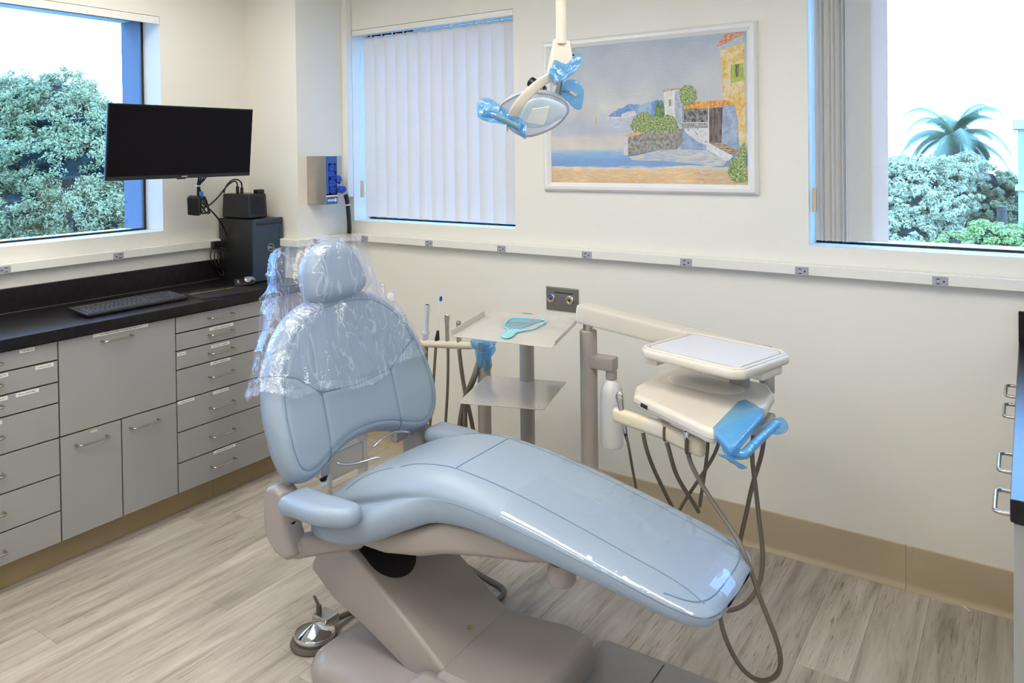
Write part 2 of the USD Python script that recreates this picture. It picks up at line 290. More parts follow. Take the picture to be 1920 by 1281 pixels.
T={'bag': [[-0.36, 0.181], [-0.347, 0.285], [-0.31, 0.419], [-0.269, 0.508], [-0.262, 0.581], [-0.226, 0.618], [-0.141, 0.626], [-0.029, 0.622], [0.139, 0.608], [0.165, 0.535], [0.197, 0.398], [0.26, 0.264], [0.33, 0.162],
         [0.342, 0.121]],
 'baghem': [[-0.36, 0.181], [-0.312, 0.199], [-0.179, 0.156], [-0.071, 0.147], [0.026, 0.153], [0.187, 0.177], [0.354, 0.215]],
 'bld': [3.27, 8.5, 17.3, 18.9],
 'box': [[0.26, -0.546, 1.237], [0.26, -0.439, 1.236], [0.26, -0.544, 1.369], [0.26, -0.443, 1.367], [0.055, -0.55, 1.237], [0.063, -0.55, 1.361]],
 'canvas': [[1.675, 1.994], [2.566, 2.005], [2.574, 1.421], [1.689, 1.408]],
 'cord': [[0.24, -0.832, 1.358], [0.2, -0.75, 1.309], [0.15, -0.666, 1.258], [0.1, -0.583, 1.188], [0.09, -0.552, 1.111], [0.06, -0.566, 1.072]],
 'cord2': [[0.24, -0.827, 1.348], [0.22, -0.778, 1.304], [0.2, -0.729, 1.308], [0.19, -0.668, 1.348], [0.18, -0.615, 1.393], [0.17, -0.56, 1.417], [0.17, -0.545, 1.389]],
 'cord3': [[0.18, -0.631, 1.362], [0.18, -0.615, 1.398], [0.17, -0.567, 1.425], [0.16, -0.521, 1.415], [0.16, -0.512, 1.382]],
 'headpoly': [[2.516, -0.932, 0.83], [2.485, -0.849, 0.83], [2.493, -0.628, 0.83], [2.545, -0.575, 0.83], [2.818, -0.623, 0.83], [2.856, -0.697, 0.83], [2.87, -0.822, 0.83], [2.816, -1.096, 0.83], [2.793, -1.092, 0.83]],
 'hedgeR': [[[2.96, 10.16, 0.25], [0.25, 0.23, 0.22]], [[3.12, 10.27, 0.19], [0.29, 0.23, 0.23]], [[3.34, 10.42, 0.13], [0.29, 0.3, 0.24]], [[2.57, 9.9, 0.1], [0.23, 0.19, 0.18]],
            [[2.41, 9.79, 0.06], [0.16, 0.14, 0.14]], [[2.12, 9.6, 0.05], [0.12, 0.12, 0.11]], [[3.67, 10.64, 0.13], [0.36, 0.35, 0.36]], [[2.83, 10.07, -0.02], [0.3, 0.34, 0.3]],
            [[3.28, 10.38, -0.14], [0.46, 0.37, 0.34]], [[2.44, 9.81, -0.13], [0.28, 0.31, 0.27]]],
 'lamp': {'bulb': [[-0.008, 0.0245], [0.0326, 0.0306], [0.0174, -0.0209], [-0.0236, -0.0132]],
          'cen': [2.36, -1.2, 1.651],
          'f1': [[2.212, -1.26, 1.652], [2.22, -1.25, 1.693], [2.285, -1.27, 1.675], [2.329, -1.275, 1.648], [2.374, -1.26, 1.615], [2.37, -1.26, 1.581], [2.342, -1.275, 1.598], [2.294, -1.28, 1.625],
                 [2.241, -1.27, 1.633]],
          'f2': [[2.417, -1.15, 1.736], [2.454, -1.16, 1.742], [2.48, -1.15, 1.718], [2.477, -1.14, 1.691], [2.464, -1.14, 1.661], [2.423, -1.15, 1.686], [2.403, -1.15, 1.707]],
          'f3': [[2.438, -1.23, 1.791], [2.469, -1.24, 1.78], [2.492, -1.235, 1.796], [2.506, -1.22, 1.804], [2.512, -1.22, 1.778], [2.505, -1.23, 1.756], [2.485, -1.24, 1.74], [2.459, -1.24, 1.729],
                 [2.434, -1.23, 1.738]],
          'hand': [[2.223, -1.26, 1.656], [2.261, -1.265, 1.65], [2.309, -1.27, 1.634], [2.357, -1.26, 1.607]],
          'hand2': [[2.41, -1.15, 1.719], [2.44, -1.15, 1.711], [2.461, -1.15, 1.698]],
          'joint': [[2.416, -1.2, 1.85], [2.47, -1.2, 1.845], [2.479, -1.2, 1.791], [2.459, -1.2, 1.764], [2.419, -1.2, 1.727], [2.389, -1.2, 1.743], [2.403, -1.2, 1.8]],
          'knob': [[2.325, -1.17, 1.746], [2.353, -1.17, 1.715]],
          'lens': [[-0.0293, 0.0419], [-0.0001, 0.0583], [0.0501, 0.0506], [0.0788, 0.0263], [0.0818, 0.0092], [0.057, -0.0146], [0.0201, -0.0333], [-0.0168, -0.038], [-0.0459, -0.0233], [-0.0404, 0.0114]],
          'n': [0.4194, -0.699, -0.5792],
          'pole': [[2.441, -1.2, 2.039], [2.439, -1.2, 1.847]],
          'shell': [[-0.098, 0.0296], [-0.0723, 0.0529], [-0.043, 0.0674], [0.0002, 0.0716], [0.0501, 0.0606], [0.0788, 0.0399], [0.0876, 0.0142], [0.076, -0.0115], [0.0495, -0.0391], [0.0049, -0.0633],
                    [-0.0325, -0.0699], [-0.0662, -0.0514], [-0.0898, -0.0156]],
          'u': [0.8575, 0.5145, -0.0],
          'v': [0.298, -0.4967, 0.8152],
          'yoke': [[2.428, -1.22, 1.75], [2.416, -1.245, 1.738], [2.395, -1.27, 1.715], [2.367, -1.285, 1.682], [2.336, -1.28, 1.649]]},
 'lowpoly': [[1.783, -0.833, 0.655], [2.084, -0.732, 0.655], [1.991, -0.412, 0.655], [1.677, -0.506, 0.655]],
 'mir': [[1.984, -0.841, 0.926], [2.012, -0.85, 0.926], [2.015, -0.822, 0.926], [1.996, -0.76, 0.926], [2.007, -0.725, 0.926], [2.019, -0.699, 0.926], [2.012, -0.644, 0.926], [2.005, -0.588, 0.926],
         [1.978, -0.551, 0.926], [1.938, -0.543, 0.926], [1.898, -0.556, 0.926], [1.86, -0.589, 0.926], [1.874, -0.645, 0.926], [1.911, -0.715, 0.926], [1.951, -0.749, 0.926], [1.965, -0.797, 0.926]],
 'pad': [[2.803, -1.077, 0.83], [2.794, -0.837, 0.83], [2.806, -0.808, 0.83], [2.875, -0.871, 0.83], [2.882, -0.906, 0.83], [2.889, -1.166, 0.83], [2.879, -1.18, 0.83]],
 'padflag': [[2.881, -0.854, 0.8], [2.899, -0.803, 0.8], [2.932, -0.927, 0.8], [2.911, -0.921, 0.8]],
 'padh': [[2.867, -1.121, 0.8], [2.894, -1.119, 0.8], [2.898, -1.093, 0.8], [2.901, -0.973, 0.8], [2.905, -0.864, 0.8]],
 'paint': {'balustrade': [[2.321, 1.656], [2.422, 1.654], [2.422, 1.634], [2.321, 1.635]],
           'bush': [[2.088, 1.667], [2.112, 1.689], [2.132, 1.706], [2.168, 1.701], [2.183, 1.683], [2.195, 1.693], [2.222, 1.681], [2.245, 1.695], [2.278, 1.683], [2.289, 1.661], [2.3, 1.636], [2.285, 1.619],
                    [2.194, 1.621], [2.131, 1.622], [2.1, 1.627], [2.084, 1.646]],
           'cypress': [[2.193, 1.675], [2.201, 1.729], [2.208, 1.759], [2.214, 1.728], [2.216, 1.717], [2.222, 1.731], [2.229, 1.755], [2.235, 1.727], [2.239, 1.698], [2.237, 1.666]],
           'door': [[2.427, 1.712], [2.481, 1.713], [2.474, 1.573], [2.426, 1.575]],
           'gable': [[2.463, 1.952], [2.566, 1.992], [2.566, 1.955], [2.528, 1.951], [2.476, 1.937]],
           'gable_roof': [[2.463, 1.959], [2.493, 1.998], [2.566, 2.001], [2.567, 1.997], [2.518, 1.976], [2.462, 1.951]],
           'hedge': [[2.545, 1.558], [2.569, 1.578], [2.573, 1.421], [2.516, 1.421], [2.501, 1.45], [2.507, 1.501], [2.531, 1.518], [2.548, 1.524]],
           'hill': [[1.967, 1.683], [1.992, 1.702], [2.021, 1.723], [2.049, 1.732], [2.085, 1.743], [2.117, 1.738], [2.153, 1.745], [2.188, 1.753], [2.222, 1.754], [2.245, 1.727], [2.241, 1.684], [2.088, 1.682],
                    [2.03, 1.681]],
           'house': [[2.318, 1.724], [2.529, 1.718], [2.539, 1.663], [2.545, 1.545], [2.517, 1.535], [2.423, 1.574], [2.412, 1.546], [2.307, 1.554], [2.285, 1.583], [2.315, 1.632]],
           'mast': [[1.919, 1.713], [1.921, 1.713], [1.924, 1.673], [1.922, 1.647], [1.918, 1.676]],
           'path': [[2.075, 1.521], [2.22, 1.548], [2.314, 1.551], [2.409, 1.546], [2.496, 1.501], [2.479, 1.48], [2.343, 1.491], [2.231, 1.502], [2.094, 1.506]],
           'porch': [[2.321, 1.713], [2.423, 1.712], [2.422, 1.655], [2.321, 1.657]],
           'post': [[2.422, 1.716], [2.426, 1.716], [2.425, 1.57], [2.421, 1.57]],
           'rail': [[2.318, 1.658], [2.424, 1.657], [2.424, 1.653], [2.318, 1.654]],
           'ramp_shadow': [[2.308, 1.629], [2.33, 1.614], [2.38, 1.578], [2.413, 1.565], [2.409, 1.546], [2.307, 1.551]],
           'reflection': [[1.968, 1.683], [2.088, 1.69], [2.088, 1.639], [2.045, 1.632], [2.004, 1.642], [1.985, 1.659]],
           'roof': [[2.32, 1.724], [2.371, 1.739], [2.464, 1.741], [2.505, 1.738], [2.529, 1.72], [2.488, 1.718], [2.418, 1.712], [2.321, 1.711]],
           'shutter': [[2.514, 1.877], [2.564, 1.881], [2.565, 1.814], [2.513, 1.804]],
           'shutter_gap': [[2.532, 1.877], [2.547, 1.878], [2.545, 1.846], [2.542, 1.828], [2.533, 1.828]],
           'stair_edge': [[2.416, 1.57], [2.427, 1.572], [2.521, 1.521], [2.503, 1.501], [2.486, 1.504], [2.412, 1.55]],
           'stair_wall': [[2.321, 1.634], [2.424, 1.634], [2.423, 1.574], [2.413, 1.565], [2.38, 1.578], [2.33, 1.614]],
           'stairs': [[2.427, 1.574], [2.48, 1.571], [2.552, 1.534], [2.551, 1.524], [2.521, 1.525], [2.459, 1.556]],
           'stone': [[2.47, 1.948], [2.566, 1.993], [2.569, 1.732], [2.569, 1.578], [2.542, 1.572], [2.536, 1.68], [2.526, 1.718], [2.502, 1.738], [2.481, 1.744], [2.479, 1.866]],
           'tower': [[2.236, 1.79], [2.306, 1.793], [2.316, 1.727], [2.315, 1.632], [2.24, 1.634], [2.239, 1.702]],
           'tower_roof': [[2.231, 1.79], [2.249, 1.798], [2.309, 1.798], [2.317, 1.793], [2.272, 1.79], [2.234, 1.785]],
           'tower_shade': [[2.284, 1.787], [2.311, 1.791], [2.317, 1.727], [2.316, 1.632], [2.285, 1.633]],
           'tower_window': [[2.257, 1.755], [2.268, 1.754], [2.268, 1.726], [2.257, 1.726]],
           'town': [[1.968, 1.683], [1.983, 1.694], [2.042, 1.691], [2.045, 1.703], [2.079, 1.713], [2.107, 1.713], [2.113, 1.694], [2.076, 1.687], [2.045, 1.681], [1.979, 1.678]],
           'tree': [[2.306, 1.791], [2.32, 1.801], [2.335, 1.807], [2.357, 1.799], [2.371, 1.781], [2.375, 1.756], [2.364, 1.739], [2.338, 1.73], [2.314, 1.731], [2.305, 1.76]],
           'wall': [[2.057, 1.609], [2.075, 1.607], [2.171, 1.625], [2.225, 1.634], [2.27, 1.633], [2.315, 1.629], [2.315, 1.583], [2.285, 1.551], [2.22, 1.552], [2.15, 1.538], [2.073, 1.524], [2.054, 1.532]],
           'wall_cap': [[2.055, 1.611], [2.108, 1.623], [2.163, 1.631], [2.169, 1.625], [2.116, 1.612], [2.075, 1.605]],
           'wall_end': [[2.055, 1.609], [2.075, 1.605], [2.073, 1.524], [2.054, 1.528]]},
 'palm': [1.848, 20.066, 1.765],
 'scrap': [[3.289, -0.015, 0.002], [3.299, -0.026, 0.002], [3.308, -0.038, 0.002], [3.303, -0.045, 0.002]],
 'traypoly': [[1.826, -0.91, 0.915], [2.201, -0.867, 0.915], [2.099, -0.525, 0.915], [1.735, -0.582, 0.915]],
 'treeD': [[[2.51, 21.7, 0.5], [0.53, 0.47, 0.55]], [[2.86, 22.3, 0.33], [0.54, 0.52, 0.5]], [[2.45, 21.65, -0.23], [0.67, 0.7, 0.51]], [[2.98, 22.49, -0.34], [0.67, 0.6, 0.6]],
           [[2.26, 21.52, -0.88], [0.76, 0.75, 0.68]], [[2.86, 22.16, -1.06], [0.86, 0.89, 0.74]], [[3.34, 23.22, -0.69], [0.79, 0.73, 0.73]]],
 'treeL': [[[-9.81, 3.11, 2.48], [0.7, 0.7, 0.47]], [[-9.58, 3.39, 2.44], [0.51, 0.64, 0.54]], [[-10.18, 2.98, 2.16], [0.79, 0.71, 0.68]], [[-9.46, 3.23, 2.12], [0.74, 0.74, 0.57]],
           [[-9.21, 3.52, 1.89], [0.69, 0.68, 0.65]], [[-10.64, 2.55, 1.95], [0.98, 0.96, 0.75]], [[-9.7, 2.57, 1.51], [0.69, 0.65, 0.53]], [[-9.01, 2.8, 1.47], [0.56, 0.64, 0.54]],
           [[-8.77, 3.2, 1.33], [0.66, 0.76, 0.6]], [[-8.59, 3.56, 1.11], [0.63, 0.57, 0.47]], [[-9.2, 2.54, 0.82], [0.59, 0.55, 0.54]], [[-9.68, 3.3, 0.63], [0.63, 0.58, 0.44]], [[-8.33, 3.12, 0.61], [0.61, 0.6, 0.51]],
           [[-8.26, 3.54, 0.54], [0.67, 0.65, 0.57]], [[-10.45, 2.3, 1.1], [0.86, 1.03, 0.89]], [[-10.45, 2.29, 0.17], [0.81, 0.97, 0.84]], [[-9.56, 2.52, 0.11], [0.69, 0.71, 0.61]],
           [[-8.98, 3.04, -0.08], [0.9, 0.8, 0.77]], [[-8.36, 3.45, -0.17], [0.76, 0.89, 0.78]], [[-8.33, 3.97, 0.37], [0.69, 0.71, 0.69]], [[-8.12, 4.1, -0.23], [0.85, 0.8, 0.64]],
           [[-11.71, 2.17, 1.53], [0.95, 1.06, 0.79]], [[-12.55, 1.83, 0.46], [1.23, 1.02, 1.08]]],
 'treeL2': [[[-8.04, 9.35, -1.45], [1.1, 1.1, 1.0]], [[-9.25, 8.69, -2.58], [1.1, 1.1, 1.0]], [[-10.49, 8.27, -2.1], [1.1, 1.1, 1.0]], [[-8.28, 7.67, -2.15], [1.1, 1.1, 1.0]], [[-10.02, 7.63, -1.62], [1.1, 1.1, 1.0]],
            [[-8.93, 8.47, -1.21], [1.1, 1.1, 1.0]], [[-8.55, 7.56, 1.48], [1.1, 1.1, 1.0]], [[-7.52, 9.42, -0.65], [1.1, 1.1, 1.0]], [[-8.96, 8.89, -2.37], [1.1, 1.1, 1.0]], [[-9.26, 8.69, -1.78], [1.1, 1.1, 1.0]],
            [[-10.3, 9.69, -0.95], [1.1, 1.1, 1.0]], [[-8.94, 10.12, 0.15], [1.1, 1.1, 1.0]], [[-9.67, 10.34, -0.92], [1.1, 1.1, 1.0]], [[-10.54, 9.27, -2.14], [1.1, 1.1, 1.0]]],
 'treeR': [[[0.9, 17.36, 0.66], [0.58, 0.71, 0.57]], [[1.41, 17.34, 0.79], [0.62, 0.62, 0.57]], [[1.86, 17.88, 0.78], [0.62, 0.57, 0.48]], [[2.2, 18.48, 0.89], [0.5, 0.57, 0.45]],
           [[0.77, 16.65, 0.13], [0.54, 0.68, 0.58]], [[1.31, 16.66, 0.15], [0.7, 0.56, 0.58]], [[1.83, 16.77, 0.1], [0.48, 0.58, 0.45]], [[2.15, 17.59, 0.3], [0.41, 0.5, 0.35]],
           [[0.51, 16.47, -0.36], [0.7, 0.77, 0.57]], [[1.18, 16.44, -0.44], [0.64, 0.78, 0.6]], [[1.75, 17.07, -0.6], [0.75, 0.6, 0.59]], [[0.41, 17.14, 0.34], [0.63, 0.74, 0.54]],
           [[0.09, 16.92, -0.03], [0.91, 0.69, 0.75]], [[1.15, 16.65, -1.2], [0.77, 0.83, 0.86]], [[1.95, 17.19, -1.21], [0.81, 0.81, 0.83]]],
 'treeR2': [[[-4.22, 20.32, -0.31], [1.0, 1.0, 0.9]], [[-5.15, 19.38, -1.2], [1.0, 1.0, 0.9]], [[-3.65, 18.8, -0.6], [1.0, 1.0, 0.9]], [[-4.96, 18.98, -1.33], [1.0, 1.0, 0.9]], [[-2.21, 18.48, -0.03], [1.0, 1.0, 0.9]],
            [[-4.58, 19.67, -1.27], [1.0, 1.0, 0.9]], [[-3.72, 20.11, -1.26], [1.0, 1.0, 0.9]], [[-4.81, 18.59, -2.33], [1.0, 1.0, 0.9]], [[-2.48, 19.84, 0.66], [1.0, 1.0, 0.9]], [[-2.98, 18.36, -0.36], [1.0, 1.0, 0.9]],
            [[-2.71, 20.04, -0.91], [1.0, 1.0, 0.9]], [[-4.06, 19.4, 0.12], [1.0, 1.0, 0.9]]],
 'u': {'aA': [[1.311, -0.45, 0.71], [1.306, -0.45, 0.617], [1.298, -0.45, 0.499], [1.291, -0.46, 0.315]],
       'aB': [[1.37, -0.45, 0.713], [1.359, -0.45, 0.602], [1.349, -0.45, 0.508], [1.331, -0.45, 0.366]],
       'aC': [[1.437, -0.45, 0.722], [1.435, -0.45, 0.613], [1.428, -0.45, 0.498], [1.421, -0.45, 0.424], [1.424, -0.46, 0.319]],
       'aD': [[1.497, -0.45, 0.723], [1.51, -0.45, 0.624], [1.528, -0.45, 0.538], [1.559, -0.46, 0.457], [1.594, -0.48, 0.36]],
       'aE': [[1.598, -0.41, 0.717], [1.604, -0.46, 0.681], [1.608, -0.5, 0.63], [1.572, -0.5, 0.559], [1.551, -0.5, 0.5], [1.534, -0.5, 0.42], [1.521, -0.5, 0.351]],
       'aF': [[1.596, -0.5, 0.558], [1.565, -0.5, 0.514], [1.561, -0.5, 0.425], [1.555, -0.5, 0.358]],
       'ai': [[1.311, -0.45, 0.733], [1.329, -0.45, 0.895], [1.377, -0.45, 0.742], [1.393, -0.45, 0.839], [1.403, -0.45, 0.936], [1.435, -0.45, 0.749], [1.434, -0.45, 0.855], [1.498, -0.45, 0.757], [1.496, -0.45, 0.84],
              [1.275, -0.45, 0.721], [1.545, -0.45, 0.745], [1.673, -0.45, 0.758], [1.625, -0.45, 0.756], [1.624, -0.45, 0.719]],
       'bar': [[2.46, -0.925, 0.761], [2.578, -0.945, 0.755], [2.606, -0.95, 0.754], [2.735, -0.985, 0.739]],
       'hoseA': [[2.487, -0.93, 0.714], [2.492, -0.92, 0.675], [2.483, -0.88, 0.604], [2.455, -0.8, 0.52], [2.435, -0.72, 0.383]],
       'hoseB': [[2.544, -0.93, 0.725], [2.548, -0.92, 0.682], [2.548, -0.88, 0.618], [2.552, -0.82, 0.534], [2.561, -0.75, 0.435]],
       'hoseC': [[2.627, -0.955, 0.722], [2.634, -0.95, 0.692], [2.633, -0.9, 0.613], [2.645, -0.85, 0.543], [2.661, -0.8, 0.472]],
       'hoseD': [[2.703, -0.985, 0.721], [2.71, -0.985, 0.69], [2.751, -1.0, 0.639], [2.808, -1.03, 0.594], [2.862, -1.07, 0.562], [2.895, -1.09, 0.52], [2.924, -1.09, 0.442], [2.951, -1.08, 0.366],
                 [2.964, -1.06, 0.291], [2.948, -1.04, 0.228], [2.902, -1.02, 0.186], [2.845, -0.99, 0.181], [2.795, -0.96, 0.221], [2.769, -0.93, 0.263], [2.767, -0.9, 0.292], [2.775, -0.86, 0.328]],
       'hoseE': [[2.821, -0.78, 0.751], [2.815, -0.78, 0.673], [2.826, -0.79, 0.587], [2.84, -0.8, 0.487], [2.851, -0.81, 0.403], [2.85, -0.83, 0.344], [2.829, -0.85, 0.291], [2.793, -0.87, 0.26], [2.751, -0.88, 0.251],
                 [2.721, -0.86, 0.265]],
       'hoseF': [[2.833, -0.72, 0.735], [2.825, -0.72, 0.655], [2.799, -0.72, 0.562], [2.779, -0.72, 0.47], [2.764, -0.72, 0.403], [2.749, -0.7, 0.309]],
       'hoseG': [[2.74, -0.85, 0.708], [2.709, -0.84, 0.64], [2.673, -0.83, 0.581], [2.636, -0.82, 0.521], [2.603, -0.8, 0.465]],
       'hoseH': [[2.691, -0.8, 0.688], [2.687, -0.8, 0.637], [2.671, -0.79, 0.55], [2.657, -0.78, 0.479]],
       'syr': [[2.469, -0.93, 0.822], [2.477, -0.93, 0.771], [2.488, -0.93, 0.714]],
       'tips': [[2.542, -0.93, 0.762], [2.544, -0.93, 0.725], [2.624, -0.955, 0.752], [2.629, -0.955, 0.719], [2.697, -0.985, 0.768], [2.703, -0.985, 0.721]]}}
# ================================================================ the room
YB, XR, YF, ZC, TH = 0.0, 4.05, -4.3, 2.62, 0.32
SILL, HEAD = 1.185, 2.222
def wall_with_holes(axis, a0, a1, holes, t0, t1):
    """A wall along one axis, from a0 to a1, with holes [(b0, b1, z0, z1)], thickness from t0 to t1."""
    cuts = sorted({a0, a1, *[h[0] for h in holes], *[h[1] for h in holes]}); parts = []
    def b(p0, p1, z0, z1):
        parts.append(box(p0, t0, z0, p1, t1, z1) if axis == 'x' else box(t0, p0, z0, t1, p1, z1))
    for p0, p1 in zip(cuts[:-1], cuts[1:]):
        h = [q for q in holes if q[0] <= p0 + 1e-6 and q[1] >= p1 - 1e-6]
        if h: b(p0, p1, 0, h[0][2]); b(p0, p1, h[0][3], ZC)
        else: b(p0, p1, 0, ZC)
    return join(parts)
W1 = (-2.75, -0.845, SILL, HEAD); W2 = (0.437, 1.489, SILL, 2.215); W3 = (2.798, 4.02, SILL, HEAD)
obj(None, 'wall_left', wall_with_holes('y', YF, TH, [W1], -TH, 0.0), WALL, False, 'cream painted wall with the wide tree-view window on the left', 'structure')
obj(None, 'wall_back', wall_with_holes('x', 0.0, XR + 0.1, [W2, W3], 0.0, TH), WALL, False, 'white painted wall that carries the painting and two windows', 'structure')
obj(None, 'wall_right', box(XR, YF, 0, XR + 0.1, 0.0, ZC), WALL, False, kind='structure')
obj(None, 'wall_front', box(-TH, YF - 0.1, 0, XR + 0.1, YF, ZC), WALL, False, kind='structure')
obj(None, 'wall_corner', box(0.0, -0.354, 0, 0.40, 0.0, ZC), WALL, False, 'boxed-out corner column between left window wall and back wall', 'structure')
ceil = thing('ceiling', 'white grid ceiling', None, (0, 0, ZC), kind='structure')
obj(ceil, 'slab', box(-TH, YF - 0.1, ZC + 0.012, XR + 0.1, TH, ZC + 0.1), CEIL, False)
fl = thing('floor', 'whitewashed grey-beige wood plank floor', None, (0, 0, 0), kind='structure')
obj(fl, 'subfloor', box(-TH, YF - 0.1, -0.12, XR + 0.1, TH, -0.0045), DARK, False)
rp = random.Random(3); PW, PL = 0.152, 1.22
for i in range(int(math.ceil(XR/PW))):
    x0, x1 = i*PW, min((i+1)*PW, XR); y = -rp.random()*PL + 0.0
    ya = 0.0
    while ya > YF:
        yb = max(y, YF)
        if ya - yb > 0.01:
            dz = rp.uniform(-0.00025, 0.0)
            obj(fl, 'plank', cbox(x0 + 0.0002, yb + 0.0002, -0.0045, x1 - 0.0002, ya - 0.0002, dz, 0.0005), PLANK, False)
        ya, y = yb, y - PL
# cove base under the back wall, in lengths
bb = thing('baseboard_back', 'tan vinyl cove base along the back wall', None, (0, 0, 0), kind='structure')
COVEPROF = [(0, 0), (-0.017, 0), (-0.016, 0.004), (-0.009, 0.013), (-0.006, 0.026), (-0.006, 0.150), (-0.003, 0.154), (0, 0.154)]
for x0, x1 in ((0.40, 0.675), (0.675, 1.895), (1.895, 3.115), (3.115, XR)):
    m = trimesh.creation.extrude_polygon(Polygon(COVEPROF), x1 - x0 - 0.0012, engine='earcut')
    obj(bb, 'cove_length', place(m, ((x0 + 0.0006, 0, 0), (0, 1, 0), (0, 0, 1), (1, 0, 0))), COVE, 40)
tk = thing('baseboard_left', 'tan toe kick strip under the grey drawer cabinets', None, (0.41, -1.2, 0), kind='structure')
for y0, y1 in ((-2.10, -0.88), (-0.88, -0.354)):
    obj(tk, 'toe_kick_length', cbox(0.395, y0 + 0.0006, 0.0, 0.412, y1 - 0.0006, 0.118, 0.001), TOE, False)
obj(None, 'trim_1', cbox(0.400, -0.043, 1.313, 0.437, -0.0005, ZC, 0.003), TRUNK, False, 'slim white cable cover running down the column corner', 'structure')
# windows
FR = plain('window_gasket', (0.012, 0.013, 0.016), 0.5)
def window(name, label, axis, w, g, depth_sign, valance=True):
    a0, a1, z0, z1 = w
    t = thing(name, label, None, ((g, (a0+a1)/2, z0) if axis == 'y' else ((a0+a1)/2, g, z0)), kind='structure')
    def bx(p0, p1, q0, q1, za, zb, c=0.002):
        return cbox(q0, p0, za, q1, p1, zb, c) if axis == 'y' else cbox(p0, q0, za, p1, q1, zb, c)
    q0, q1 = sorted((g, g + 0.024*depth_sign)); e = 0.012
    for p0, p1, za, zb in ((a0, a0 + e, z0, z1), (a1 - e, a1, z0, z1), (a0 + e, a1 - e, z0, z0 + e*0.7), (a0 + e, a1 - e, z1 - e, z1)):
        obj(t, 'frame', bx(p0, p1, q0, q1, za, zb), FR, False)
    m0, m1 = sorted((g + 0.010*depth_sign, g + 0.013*depth_sign))
    obj(t, 'pane', bx(a0 + 0.004, a1 - 0.004, m0, m1, z0 + 0.004, z1 - 0.004, 0.0003), GLASS, False)
    if valance:
        v0, v1 = sorted((0.012*depth_sign*-1*0.4, 0.055*depth_sign)); 
        obj(t, 'valance', [bx(a0 + 0.001, a1 - 0.001, *sorted((0.0, 0.012*depth_sign)), HEAD - 0.037, z1 - 0.002, 0.001), bx(a0 + 0.001, a1 - 0.001, *sorted((0.012*depth_sign, 0.075*depth_sign)), z1 - 0.014, z1 - 0.002, 0.001)], WHITE, False)
    return t
EXT = plain('outer_jamb', (0.055, 0.075, 0.11), 0.7, var=0.05)  # outer jamb lies in shade; its dark blue is put into this colour
w1 = window('window_1', 'wide window looking into the big tree', 'y', W1, -0.143, -1)
window('window_2', 'window behind the closed vertical blind', 'x', W2, 0.12, 1)
window('window_3', 'window with the gathered blind and palm view', 'x', W3, 0.12, 1)

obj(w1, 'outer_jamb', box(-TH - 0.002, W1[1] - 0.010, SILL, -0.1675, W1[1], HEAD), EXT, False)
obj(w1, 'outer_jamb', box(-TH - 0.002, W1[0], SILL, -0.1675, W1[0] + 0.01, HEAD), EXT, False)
# vertical blinds
CLIP = plain('clear_clip', (0.75, 0.77, 0.85), 0.3)
ALU = plain('head_rail', (0.78, 0.78, 0.76), 0.35)
def vane(cx, cy, ang, z0, z1, w=0.089, th=0.0011, bow=0.005):
    s = np.linspace(-w/2, w/2, 7); b = bow*(1-(2*s/w)**2); c, n = math.cos(ang), math.sin(ang)
    rings = []
    for z in (z0, z1):
        up = [(cx + q*c - (h)*n, cy + q*n + (h)*c, z) for q, h in zip(s, b)]; lo = [(cx + q*c - (h-th)*n, cy + q*n + (h-th)*c, z) for q, h in zip(s[::-1], b[::-1])]
        rings.append(np.array(up + lo))
    return skin(rings)
def blind(label, w, vanes, wand_x):
    t = thing('vertical_blind', label, 'blind', ((w[0]+w[1])/2, 0.06, HEAD), group=None)
    obj(t, 'head_rail', cbox(w[0] + 0.004, 0.040, 2.192, w[1] - 0.004, 0.082, 2.208, 0.003), ALU, False)
    for cx, cy, a in vanes:
        obj(t, 'vane', vane(cx, cy, a, SILL + 0.018, 2.180), BLINDM, 40)
        obj(t, 'vane_clip', cbox(cx - 0.004, cy - 0.003, 2.174, cx + 0.004, cy + 0.003, 2.192, 0.001), CLIP, False)
    cy = 0.03
    for dx in (-0.004, 0.004):
        obj(t, 'pull_cord', tube([(wand_x + dx, cy, 2.20), (wand_x + dx, cy, 1.40)], 0.0012, 6), WHITE, True)
    obj(t, 'cord_weight', rbox(wand_x - 0.008, cy - 0.008, 1.31, wand_x + 0.008, cy + 0.008, 1.40, 0.003), IVORY, 40)
    return t
xs2 = [0.555 - 0.033 + 0.0775*k*0.995 for k in range(13)]
rv = random.Random(5)
blind('closed pale vertical blind glowing in front of the middle window', W2, [(x, 0.062, math.radians(17 + rv.uniform(-7, 5))) for x in xs2], 0.470)
blind('vertical blind gathered to the left side of the palm window', W3, [(2.850 + 0.0142*i, 0.062, math.radians(46 + rv.uniform(-13, 13))) for i in range(9)] + [(2.966, 0.075, math.radians(36)), (3.010, 0.085, math.radians(6))], 2.812)

